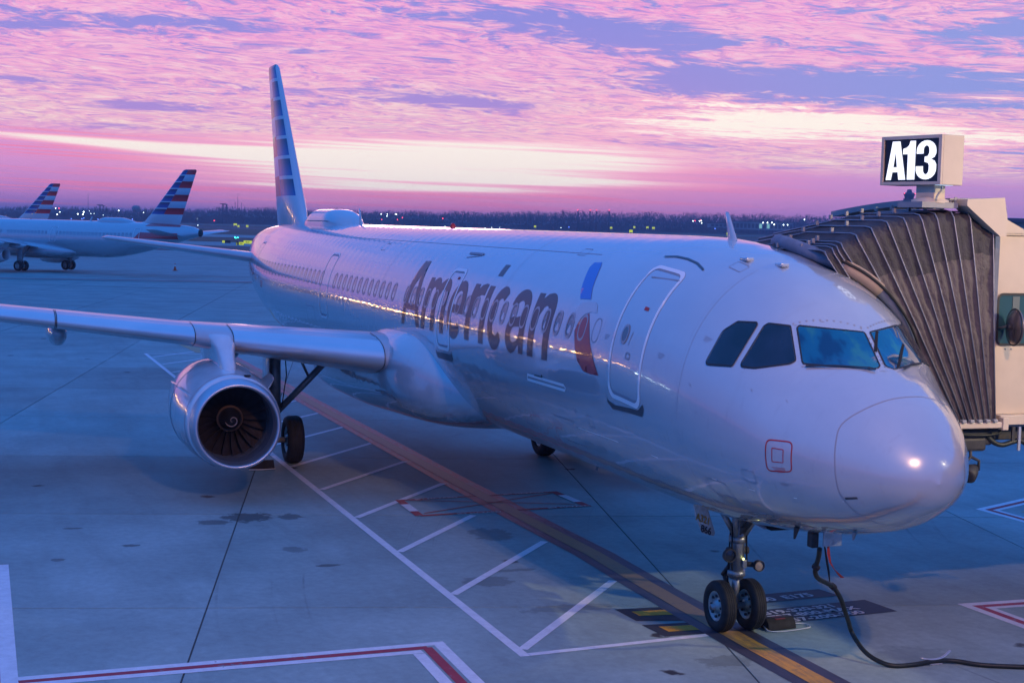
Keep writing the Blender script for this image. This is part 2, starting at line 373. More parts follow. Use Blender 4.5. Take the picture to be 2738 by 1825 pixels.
def pchip(X, Y):
    X = np.array(X, float); Y = np.array(Y, float); h = np.diff(X); d = np.diff(Y) / h; m = np.zeros(len(X))
    for i in range(1, len(X) - 1):
        if d[i - 1] * d[i] > 0:
            w1 = 2 * h[i] + h[i - 1]; w2 = h[i] + 2 * h[i - 1]; m[i] = (w1 + w2) / (w1 / d[i - 1] + w2 / d[i])
    m[0] = d[0]; m[-1] = d[-1]
    def f(x):
        x = min(max(x, X[0]), X[-1]); i = int(min(max(np.searchsorted(X, x) - 1, 0), len(h) - 1)); t = (x - X[i]) / h[i]
        return float(Y[i] * (2 * t**3 - 3 * t**2 + 1) + h[i] * m[i] * (t**3 - 2 * t * t + t) + Y[i + 1] * (3 * t * t - 2 * t**3) + h[i] * m[i + 1] * (t**3 - t * t))
    return f
fT = pchip(XT, TT); fB = pchip(XB, BB); fW = pchip(XW, WW)
def fM(x):
    t = min(max(x / 6, 0), 1); s = t * t * (3 - 2 * t); t2 = min(max((x - 32) / 12.5, 0), 1); return -.78 * (1 - s) + t2 * t2 * 1.0
def S(x, th, off=0.0):
    w, T, B, Mz = fW(x), fT(x), fB(x), fM(x); c, s = math.cos(th), math.sin(th)
    h = (T - Mz) if s > 0 else (Mz - B); p = Vector((x, w * c, ZC + Mz + h * s))
    if off:
        e = .01
        def q(a, t):
            w, T, B, Mz = fW(a), fT(a), fB(a), fM(a); s = math.sin(t); h = (T - Mz) if s > 0 else (Mz - B)
            return Vector((a, w * math.cos(t), ZC + Mz + h * s))
        n = (q(x + e, th) - q(x - e, th)).cross(q(x, th + e) - q(x, th - e))
        if n.length > 1e-12:
            n.normalize()
            if n.dot(p - Vector((max(x, 3), 0, ZC + Mz))) < 0: n = -n
            p = p + n * off
    return p
def pip(p, loops):
    ins = False; x, y = p
    for L in loops:
        j = len(L) - 1
        for i in range(len(L)):
            if (L[i][1] > y) != (L[j][1] > y) and x < (L[j][0] - L[i][0]) * (y - L[i][1]) / (L[j][1] - L[i][1]) + L[i][0]: ins = not ins
            j = i
    return ins
def decal(name, loops, m, parent, fn, grid=.12, gy=None, smooth=True):
    """flat outline(s) -> triangulated sheet laid on a surface by fn(u, v)"""
    gy = gy or grid; V = []; E = []
    for L in loops:
        k = len(V); nL = []
        for i, a in enumerate(L):
            b2 = L[(i + 1) % len(L)]; n = max(1, int(math.hypot((b2[0] - a[0]) / grid, (b2[1] - a[1]) / gy)))
            nL += [(a[0] + (b2[0] - a[0]) * t / n, a[1] + (b2[1] - a[1]) * t / n) for t in range(n)]
        V += nL; E += [(k + i, k + (i + 1) % len(nL)) for i in range(len(nL))]
    us = [p[0] for p in V]; vs = [p[1] for p in V]
    u = min(us) + grid / 2
    while u < max(us):
        v = min(vs) + gy / 2
        while v < max(vs):
            if pip((u, v), loops): V.append((u, v))
            v += gy
        u += grid
    r = delaunay_2d_cdt([Vector(p) for p in V], E, [], 0, 1e-5)
    vv = r[0]; F = []
    for f in r[2]:
        c = ((vv[f[0]][0] + vv[f[1]][0] + vv[f[2]][0]) / 3, (vv[f[0]][1] + vv[f[1]][1] + vv[f[2]][1]) / 3)
        if pip(c, loops): F.append(tuple(f))
    P = [fn(*p) for p in vv]
    return obj(name, (P, F), m, parent, smooth)
def arc(cx, cy, rx, ry, a0, a1, n=10):
    return [(cx + rx * math.cos(math.radians(a0 + (a1 - a0) * k / n)), cy + ry * math.sin(math.radians(a0 + (a1 - a0) * k / n))) for k in range(n + 1)]
def rrect(x0, x1, y0, y1, r, ry=None, n=5):
    ry = ry or r
    return arc(x1 - r, y1 - ry, r, ry, 0, 90, n) + arc(x0 + r, y1 - ry, r, ry, 90, 180, n) + arc(x0 + r, y0 + ry, r, ry, 180, 270, n) + arc(x1 - r, y0 + ry, r, ry, 270, 360, n)
def inset(L, d):
    """move a loop inwards by d (d<0: outwards)"""
    A = sum(L[i - 1][0] * L[i][1] - L[i][0] * L[i - 1][1] for i in range(len(L))); s = 1 if A > 0 else -1; out = []
    for i in range(len(L)):
        a, b2, c = L[i - 1], L[i], L[(i + 1) % len(L)]
        e1 = (b2[0] - a[0], b2[1] - a[1]); e2 = (c[0] - b2[0], c[1] - b2[1]); l1 = math.hypot(*e1) or 1; l2 = math.hypot(*e2) or 1
        n1 = (-e1[1] / l1, e1[0] / l1); n2 = (-e2[1] / l2, e2[0] / l2); n = (n1[0] + n2[0], n1[1] + n2[1]); l = math.hypot(*n) or 1
        k = d * s / max(l / 2, .5) ; out.append((b2[0] + n[0] / l * k, b2[1] + n[1] / l * k))
    return out
def ribbon(name, pts, w, m, parent, fn, smooth=True):
    """thin painted or cut line of width w along (u, v) points"""
    V = []; F = []
    for i, p in enumerate(pts):
        a = pts[max(i - 1, 0)]; c = pts[min(i + 1, len(pts) - 1)]; t = (c[0] - a[0], c[1] - a[1]); l = math.hypot(*t) or 1; n = (-t[1] / l * w / 2, t[0] / l * w / 2)
        V += [fn(p[0] + n[0], p[1] + n[1]), fn(p[0] - n[0], p[1] - n[1])]
    for i in range(len(pts) - 1): F.append((2 * i, 2 * i + 1, 2 * i + 3, 2 * i + 2))
    return obj(name, (V, F), m, parent, smooth)
FLP = 5300.0; HAZE = .00030; FLB = 11000.0
# ------------------------------------------------------------------ ground
GA = math.atan(.235); gu = Vector((math.cos(GA), -math.sin(GA), 0)); gw = Vector((math.sin(GA), math.cos(GA), 0))   # slab grid directions
def gz(d):                       # the apron falls away gently beyond the stand
    return 0 if d < 75 else -(d - 75) * .0072 if d < 290 else -1.55
def far_z(x, y):
    """far field: level behind the stands, rising slightly to the right of the view"""
    dx, dy = x - CAM.x, y - CAM.y; d = math.hypot(dx, dy)
    if d < 290: return gz(d)
    u = (-dy * math.cos(YAW) + dx * math.sin(YAW)) / max(d, 1); t = min(max((d - 500) / 1000, 0), 1)
    return -1.55 + t * (min(max(u, -.4), .4) + .4) * 8.0 * (3 * t - 2 * t * t if t < 1 else 1)
def concrete(name, base, joints=False, far=False):
    m = mat(name, base, .7, 0, 0, .12); nt = m.node_tree; b = NB(nt); p = nt.nodes['Principled BSDF']
    pos = b.n('ShaderNodeNewGeometry').outputs['Position']; X, Y, Z = b.xyz(pos)
    n1 = b.noise(pos, .35, 6.0, .6); n2 = b.noise(pos, 6.0, 8.0, .7); n3 = b.noise(b.vm('MULTIPLY', pos, (.25, 1.6, 1)), .9, 6.0, .6)
    col = b.mix(b.ss(n1, .3, .7), tuple(c * .84 for c in base[:3]) + (1,), tuple(min(c * 1.12, 1) for c in base[:3]) + (1,))
    col = b.mix(b.ss(n3, .42, .75, 0, .35), col, tuple(c * .62 for c in base[:3]) + (1,))
    k = b.ss(n2, .25, .75, .86, 1.13); col = b.mix(1.0, col, b.comb(k, k, k), 'MULTIPLY')
    oi = b.n('ShaderNodeObjectInfo').outputs['Random']; k2 = b.m('ADD', b.m('MULTIPLY', oi, .20), .90); col = b.mix(1.0, col, b.comb(k2, k2, k2), 'MULTIPLY')
    if not far:
        def spots(cx, cy, rx, ry, dark, th=.5, sc=3.2):
            dark *= .8
            nonlocal col
            dx = b.m('DIVIDE', b.m('SUBTRACT', X, cx), rx); dy = b.m('DIVIDE', b.m('SUBTRACT', Y, cy), ry)
            r = b.m('SQRT', b.m('ADD', b.m('MULTIPLY', dx, dx), b.m('MULTIPLY', dy, dy)))
            r = b.m('ADD', r, b.m('MULTIPLY', b.m('SUBTRACT', b.noise(pos, sc, 6.0, .7), .5), 2.2))
            col = b.mix(b.ss(r, .95, .70, 0, dark), col, (.03, .032, .036, 1))
        for s in SPOTS: spots(*s)
        # small scattered oil drips
        v = b.n('ShaderNodeTexVoronoi'); b.put(v.inputs['Vector'], b.vm('ADD', pos, b.vm('MULTIPLY', b.noise(pos, 4.0, 4.0, .6, 0, 1), (.35, .35, 0)))); v.inputs['Scale'].default_value = .55
        cr = b.xyz(v.outputs['Color'])[0]
        col = b.mix(b.m('MULTIPLY', b.ss(v.outputs['Distance'], .10, .05), b.m('GREATER_THAN', cr, .62)), col, (.05, .052, .056, 1))
        # tyre scuffs swept round the stand
        sc = b.noise(b.comb(b.m('MULTIPLY', b.m('SQRT', b.m('ADD', b.m('MULTIPLY', b.m('SUBTRACT', X, 4), b.m('SUBTRACT', X, 4)), b.m('MULTIPLY', b.m('ADD', Y, 22), b.m('ADD', Y, 22)))), 3.5), 0, 0), 1.0, 3.0, .6)
        reg = b.ss(b.noise(pos, .12, 2.0), .52, .66)
        col = b.mix(b.m('MULTIPLY', b.m('MULTIPLY', b.ss(sc, .58, .66), reg), b.ss(b.noise(pos, 1.2, 5.0, .6), .4, .6, .1, .5)), col, (.07, .075, .085, 1))
    if joints:
        for vec, off, per in ((gu, 6.35, 7.55), (gw, 1.5, 7.62)):
            q = b.m('DIVIDE', b.m('SUBTRACT', b.vm('DOT_PRODUCT', pos, tuple(vec)), off), per)
            a = b.m('ABSOLUTE', b.m('SUBTRACT', b.m('FRACT', b.m('ADD', q, 1000.5)), .5))
            col = b.mix(b.m('LESS_THAN', a, .0035), col, (.05, .05, .055, 1))
    nt.links.new(col, p.inputs['Base Color']); nt.links.new(b.ss(n2, .3, .7, .6, .8), p.inputs['Roughness'])
    bn = b.n('ShaderNodeBump'); bn.inputs['Strength'].default_value = .35; bn.inputs['Distance'].default_value = .01
    nt.links.new(b.noise(pos, 30.0, 6.0, .7), bn.inputs['Height']); nt.links.new(bn.outputs[0], p.inputs['Normal']); return m
SPOTS = [(15.3, 5.6, .55, .55, .85), (14.9, 6.35, .30, .38, .7), (15.2, 4.75, .35, .28, .7), (12.1, 5.3, .30, .28, .5), (10.7, 4.95, .12, .26, .8), (14.9, 9.0, .09, .22, .7),
         (13.1, 8.1, .12, .2, .8), (8.9, 2.6, .4, .5, .45), (12.6, 1.3, .7, .45, .5), (9.6, 1.9, .1, .6, .5), (6.9, 1.9, .25, 1.0, .35), (3.6, .9, .3, .6, .4), (3.2, -1.9, .5, .7, .25), (22.5, 4.6, .4, .5, .5), (12.2, 9.4, .15, .15, .6)]
CONC = (.285, .385, .375)
M['conc'] = concrete('slab_concrete', CONC)
M['apron'] = concrete('apron_concrete_far', CONC, True, True)
def slab_mesh():
    bm = bmesh.new(); a, c = 7.55 / 2 - .014, 7.62 / 2 - .014
    box(bm, -a, a, -c, c, -.05, 0)
    me = bpy.data.meshes.new('slab'); bm.to_mesh(me); bm.free(); me.materials.append(M['conc']); return me
# base sheet under the slabs and far apron around them, one terrain sheet out to the horizon
V = []; F = []; rad = [0, 12, 25, 40, 60, 75, 95, 130, 180, 240, 290, 340, 420, 520, 700, 900, 1150, 1400, 1700, 2200, 3000, 5000, 9000]; NA = 96
for r in rad:
    for k in range(NA):
        t = 2 * PI * k / NA; x, y = CAM.x + r * math.cos(t), CAM.y + r * math.sin(t)
        V.append((x, y, (far_z(x, y)) - .012))
for i in range(len(rad) - 1):
    for k in range(NA): F.append((i * NA + k, i * NA + (k + 1) % NA, (i + 1) * NA + (k + 1) % NA, (i + 1) * NA + k))
M['field'] = mat('airfield_ground', CONC, .8, 0, 0, .12)
def paint_field():
    m = M['field']; nt = m.node_tree; b = NB(nt); p = nt.nodes['Principled BSDF']
    pos = b.n('ShaderNodeNewGeometry').outputs['Position']
    rel = b.vm('SUBTRACT', pos, tuple(CAM)); d = b.vm('DOT_PRODUCT', rel, (math.cos(YAW), math.sin(YAW), 0)); l = b.vm('DOT_PRODUCT', rel, (math.sin(YAW), -math.cos(YAW), 0))
    n = b.noise(pos, .02, 5.0, .6); n2 = b.noise(pos, .4, 5.0, .6); n3 = b.noise(pos, 6.0, 7.0, .7)
    dd = b.m('ADD', d, b.m('MULTIPLY', l, .16)); dd = b.m('ADD', dd, b.m('MULTIPLY', b.m('SUBTRACT', n, .5), 8.0))
    conc = b.mix(b.ss(n2, .3, .7), tuple(c * .82 for c in CONC) + (1,), tuple(c * 1.08 for c in CONC) + (1,))
    k = b.ss(n3, .25, .75, .9, 1.1); conc = b.mix(1.0, conc, b.comb(k, k, k), 'MULTIPLY')
    for vec, off, per in ((gu, 6.35, 7.55), (gw, 1.5, 7.62)):
        q = b.m('DIVIDE', b.m('SUBTRACT', b.vm('DOT_PRODUCT', pos, tuple(vec)), off), per)
        a = b.m('ABSOLUTE', b.m('SUBTRACT', b.m('FRACT', b.m('ADD', q, 1000.5)), .5))
        conc = b.mix(b.m('MULTIPLY', b.m('LESS_THAN', a, .004), b.ss(d, 40, 260, .85, .2)), conc, (.05, .05, .055, 1))
    # old tyre tracks and repairs on the taxilane
    tr = b.noise(b.comb(b.m('MULTIPLY', l, .012), b.m('MULTIPLY', dd, .32), 0), 1.0, 4.0, .7)
    conc = b.mix(b.m('MULTIPLY', b.ss(tr, .52, .66), b.ss(d, 85, 130, .0, .5)), conc, (.16, .16, .17, 1))
    asph = b.mix(n2, (.07, .07, .08, 1), (.12, .12, .13, 1)); grass = b.mix(b.ss(n, .4, .6), (.055, .06, .04, 1), (.10, .095, .06, 1))
    col = conc
    for d0, c in ((325, asph), (395, conc), (455, grass), (560, conc), (640, grass), (900, asph), (1010, grass), (1180, conc), (1215, grass)):
        col = b.mix(b.ss(dd, d0 - 2, d0 + 2), col, c)
    nt.links.new(col, p.inputs['Base Color'])
paint_field()
ground = tag(obj('ground', (V, F), M['field'], None, False), 'pale concrete apron running out to taxiways and grass', None, None, 'structure')
# concrete slabs near the camera, each its own piece laid on the base sheet
sm = slab_mesh(); ns = 0
for i in range(-3, 12):
    for j in range(-8, 8):
        c = gu * (6.35 + 7.55 * (i + .5)) + gw * (1.5 + 7.62 * (j + .5)); rel = c - CAM; fwd = rel.dot(Vector((Fv.x, Fv.y, 0)).normalized()); lat = abs(rel.dot(Rv))
        if fwd > 3 and fwd < 76 and lat < fwd * .345 + 8 and c.x < 66:
            o = bpy.data.objects.new('concrete_slab', sm); C.objects.link(o); o.parent = ground
            o.location = (c.x, c.y, random.uniform(-.0005, .0005)); o.rotation_euler = (0, 0, -GA); ns += 1
# ------------------------------------------------------------------ painted markings
def paint_mat(name, base, wear=.5, dark=(.2, .22, .24)):
    m = mat(name, base, .6, 0, 0, .2); nt = m.node_tree; b = NB(nt); pos = b.n('ShaderNodeNewGeometry').outputs['Position']
    n = b.noise(pos, 5.0, 8.0, .75); n2 = b.noise(b.vm('MULTIPLY', pos, (1, 1, 1)), .6, 3.0)
    w = b.ss(b.m('ADD', b.m('MULTIPLY', n, .75), b.m('MULTIPLY', n2, .25)), .66 - .14 * wear, .72 - .12 * wear)
    k = b.ss(n, .3, .7, .88, 1.08); c = b.mix(1.0, (*base, 1), b.comb(k, k, k), 'MULTIPLY')
    nt.links.new(b.mix(b.m('MULTIPLY', w, .9), c, (*dark, 1)), nt.nodes['Principled BSDF'].inputs['Base Color']); return m
M['pwhite'] = paint_mat('white_ground_paint', (.72, .74, .77), .25)
M['pred'] = paint_mat('red_ground_paint', (.40, .05, .07), .75)
M['pblack'] = paint_mat('black_ground_paint', (.035, .04, .05), .35)
M['pyel'] = paint_mat('yellow_ground_paint', (.74, .35, .035), .35)
M['ptan'] = paint_mat('tan_ground_paint', (.42, .33, .20), .6)
M['ptext'] = paint_mat('faded_white_lettering', (.66, .62, .60), .5, (.05, .055, .06))
def flat(z): return lambda u, v: Vector((u, v, z))
def marking(name, label, polys, m, z=.004, grid=9.0):
    V = []; F = []
    for P in polys:
        k = len(V); V += [(p[0], p[1], z + (len(F) % 8) * .0004) for p in P]; A = sum(P[i - 1][0] * P[i][1] - P[i][0] * P[i - 1][1] for i in range(len(P)))
        F.append(tuple(range(k, k + len(P))) if A > 0 else tuple(range(k + len(P) - 1, k - 1, -1)))
    o = obj(name, (V, F), m, None, False); return tag(o, label, None, None, 'structure')
def strip(a, b2, w):
    a = Vector((*a, 0)); b2 = Vector((*b2, 0)); t = (b2 - a).normalized(); n = Vector((-t.y, t.x, 0)) * w / 2
    return [tuple((a + n)[:2]), tuple((a - n)[:2]), tuple((b2 - n)[:2]), tuple((b2 + n)[:2])]
def lead_material():
    m = mat('lead_in_paint', (.5, .3, .05), .55); nt = m.node_tree; b = NB(nt); pos = b.n('ShaderNodeNewGeometry').outputs['Position']; X, Y, Z = b.xyz(pos)
    n = b.noise(b.vm('MULTIPLY', pos, (.5, 3, 1)), 3.0, 8.0, .7); sh = b.m('ADD', X, b.m('MULTIPLY', b.m('SUBTRACT', n, .5), 5.0))
    a = b.mix(b.ss(n, .4, .62, 0, .55), (.74, .38, .04, 1), (.26, .16, .08, 1))
    c = b.mix(b.ss(sh, 3.4, 6.2), a, (.30, .19, .09, 1)); c = b.mix(b.ss(sh, 12.0, 16.5), c, (.15, .135, .12, 1))
    c = b.mix(b.ss(b.noise(pos, 6.0, 6.0, .7), .5, .7, 0, .5), c, (.10, .10, .11, 1))
    nt.links.new(c, nt.nodes['Principled BSDF'].inputs['Base Color']); return m
def border_material():
    m = mat('lead_in_border', (.03, .03, .04), .55); nt = m.node_tree; b = NB(nt); pos = b.n('ShaderNodeNewGeometry').outputs['Position']; X, Y, Z = b.xyz(pos)
    n = b.noise(b.vm('MULTIPLY', pos, (.6, 3, 1)), 4.0, 8.0, .75); sh = b.m('ADD', X, b.m('MULTIPLY', b.m('SUBTRACT', n, .5), 6.0))
    c = b.mix(b.ss(n, .35, .65, 0, .4), (.035, .045, .07, 1), (.12, .10, .13, 1))
    red = b.mix(b.ss(n, .46, .62), (.52, .07, .11, 1), (.30, .24, .26, 1))
    c = b.mix(b.ss(sh, 11.0, 17.0), c, red)
    nt.links.new(c, nt.nodes['Principled BSDF'].inputs['Base Color']); return m
LC = [(-4, .06), (2, .12), (4.4, .15), (8, .10), (10.5, .03), (13.5, .10), (18.7, .19), (30, .24), (45, .30), (57, .3)]
def line_polys(h): return [[(a[0], a[1] - h), (c[0], c[1] - h), (c[0], c[1] + h), (a[0], a[1] + h)] for a, c in zip(LC, LC[1:])]
marking('lead_in_line_border', 'dark and faded red border of the centre lead in line', line_polys(.39), border_material(), .004)
marking('lead_in_line', 'worn yellow lead in line running under the nose gear', line_polys(.165), lead_material(), .008)
polys = [strip((4.53, 3.55), (52.8, 3.62), .15), strip((4.60, 3.47), (4.90, .52), .13), strip((52.7, 3.54), (52.3, .5), .15)]
for i in range(15):
    x0 = 4.82 + 3.3 * i
    polys.append(strip((x0 + .05, 3.47), (x0 + 3.62 if i != 2 else x0 + 3.1, .53 if i != 2 else 1.05), .15))
marking('safety_zone_lines', 'white ladder shaped safety marking beside the lead in line', polys, M['pwhite'], .004)
def jog(pts, off, w): return pts
marking('equipment_box_white', 'white and red equipment box line in the left foreground', [
    strip((12.0, 10.36), (5.0, 10.40), .22), strip((5.22, 10.29), (5.47, 4.45), .16), strip((4.93, 10.29), (5.12, 4.88), .16), strip((5.50, 4.54), (1.6, 4.62), .17), strip((5.02, 4.96), (1.6, 5.04), .17), strip((12, 10.86), (5, 10.9), .22)], M['pwhite'], .004)
marking('equipment_box_red', 'thin red stripe between the white edges of the equipment box', [strip((5.07, 10.29), (5.30, 4.75), .14), strip((5.30, 4.76), (1.6, 4.83), .15), strip((12, 10.61), (4.9, 10.65), .28)], M['pred'], .0042)
def vee(tip, a, b2, w): return [strip(tip, a, w), strip(tip, b2, w)]
def chevron(t, A, B, n):
    t = Vector((*t, 0)); A = Vector((*A, 0)); B = Vector((*B, 0)); inn = ((A - t).normalized() + (B - t).normalized()).normalized(); k = 1 / max(inn.cross((A - t).normalized()).length, .2)
    def band(o0, o1, ext):
        P = []
        for E_ in (A, B):
            nrm = inn - (E_ - t).normalized() * inn.dot((E_ - t).normalized()); nrm.normalize()
            P.append([t + inn * k * o0, t + inn * k * o1, E_ + nrm * o1, E_ + nrm * o0])
        return [[tuple(q[:2]) for q in p] for p in P]
    return band(0, .16, 0) + band(.30, .42, 0), band(.16, .30, 0), [[tuple(q[:2]) for q in (t + inn * k * .8, A + (B - t).normalized() * .75, A + B - t, B + (A - t).normalized() * .75)]]
for tip, A_, B_, n in (((12.85, -10.10), (14.2, -13.0), (10.3, -10.2), 'far'), ((5.60, -4.38), (5.55, -9.0), (2.6, -4.52), 'near')):
    w_, r_, t_ = chevron(tip, A_, B_, n)
    marking('hatched_box_white', f'white edges of the {n} red and white service box on the right', w_, M['pwhite'], .004)
    marking('hatched_box_red', f'red stripe of the {n} service box on the right', r_, M['pred'], .0042)
    marking('hatched_box_fill', f'tan filled centre of the {n} service box on the right', t_, M['ptan'], .004)
marking('stop_bar_black', 'black painted patches beside the nose wheel stop bars', [[(6.64, 1.28), (5.90, 1.24), (5.74, .52), (6.60, .52)], [(5.66, 1.26), (4.98, 1.19), (4.98, .52), (5.62, .52)]], M['pblack'], .0042)
marking('stop_bar_yellow', 'two short yellow nose wheel stop bars', [[(6.44, 1.08), (6.16, 1.07), (6.10, .52), (6.40, .52)], [(5.50, 1.05), (5.20, 1.02), (5.18, .52), (5.46, .52)]], M['pyel'], .0084)
marking('aircraft_type_panel', 'black painted panels for aircraft type stop positions', [[(6.22, -3.02), (5.42, -3.12), (5.16, -.52), (5.98, -.52)], [(7.06, -2.66), (6.56, -2.76), (6.36, -.52), (6.86, -.52)]], M['pblack'], .0042)
def text_obj(name, s, size, origin, right, up, m, parent=None, off=0.0, sx=1.0, lift=0.0, extrude=0.0, sp=1.0):
    cu = bpy.data.curves.new(name, 'FONT'); cu.body = s; cu.size = size; cu.offset = off; cu.extrude = extrude; cu.space_character = sp; cu.resolution_u = 3
    t = bpy.data.objects.new(name, cu); me = bpy.data.meshes.new_from_object(t); bpy.data.objects.remove(t); bpy.data.curves.remove(cu)
    o_, r_, u_ = Vector(origin), Vector(right).normalized(), Vector(up).normalized(); n_ = r_.cross(u_)
    for v in me.vertices: v.co = o_ + r_ * v.co.x * sx + u_ * v.co.y + n_ * (v.co.z + lift)
    me.materials.clear(); me.materials.append(m); me.name = name
    o = bpy.data.objects.new(name, me); C.objects.link(o)
    if parent: o.parent = parent
    return o
rdir = Vector((.135, -1, 0))
for nm, s, org, sz, sx in (('ground_lettering', 'A319-320-321', (5.70, -.74, .0088), .25, 1.10), ('ground_lettering', '737-800-MAX', (5.47, -.90, .0088), .25, 1.18), ('ground_lettering', '757-200-300', (5.23, -1.00, .0088), .25, 1.22), ('ground_lettering', 'CRJ-900  E175', (6.40, -.58, .0088), .30, 1.0)):
    tag(text_obj(nm, s, sz, org, rdir, (1, .135, 0), M['ptext'], None, .009, sx), 'painted aircraft type lettering reading ' + s.replace('  ', ' '), None, None, 'structure')
hz = [strip((14.68, 2.16), (16.5, 2.10), .18), strip((14.68, 2.16), (15.0, -1.78), .13), strip((16.45, 2.1), (16.75, -1.66), .09), strip((15.0, -1.68), (16.8, -1.6), .18)]
marking('hazard_box', 'red outlined hazard box painted across the lead in line', hz, M['pred'], .0088)
marking('hazard_box_cross', 'thin red diagonals inside the hazard box', [strip((14.9, 2.0), (16.6, -1.5), .05)], M['pred'], .0128)
marking('hazard_box_crossing', 'second thin red diagonal inside the hazard box', [strip((16.4, 1.95), (15.2, -1.5), .05)], M['pred'], .0168)
marking('hazard_box_patch', 'white patches on the ends of the hazard box', [strip((15.15, 2.14), (15.95, 2.12), .20), strip((15.45, -1.66), (16.3, -1.62), .20)], M['pwhite'], .0128)
for org in ((14.62, 1.35, .014), (14.85, -.75, .014), (16.42, 1.75, .014), (16.62, -.35, .014)):
    tag(text_obj('hazard_lettering', 'JET HAZARD', .16, org, (.08, -1, 0), (1, .08, 0), M['ptext'], None, .003, 1.1), 'small white hazard lettering on the red box edge', None, None, 'structure')
marking('taxilane_line', 'faded red line along the taxilane behind the stand', [strip((135, -60), (152, 70), .9)], M['pred'], gz(150) + .02)
marking('far_stand_marking', 'yellow and red turn marking at the head of the white ladder', [[(52.0, -.6), (57.5, -1.2), (57.5, 1.6), (52.9, 1.4)]], M['ptan'], .012)
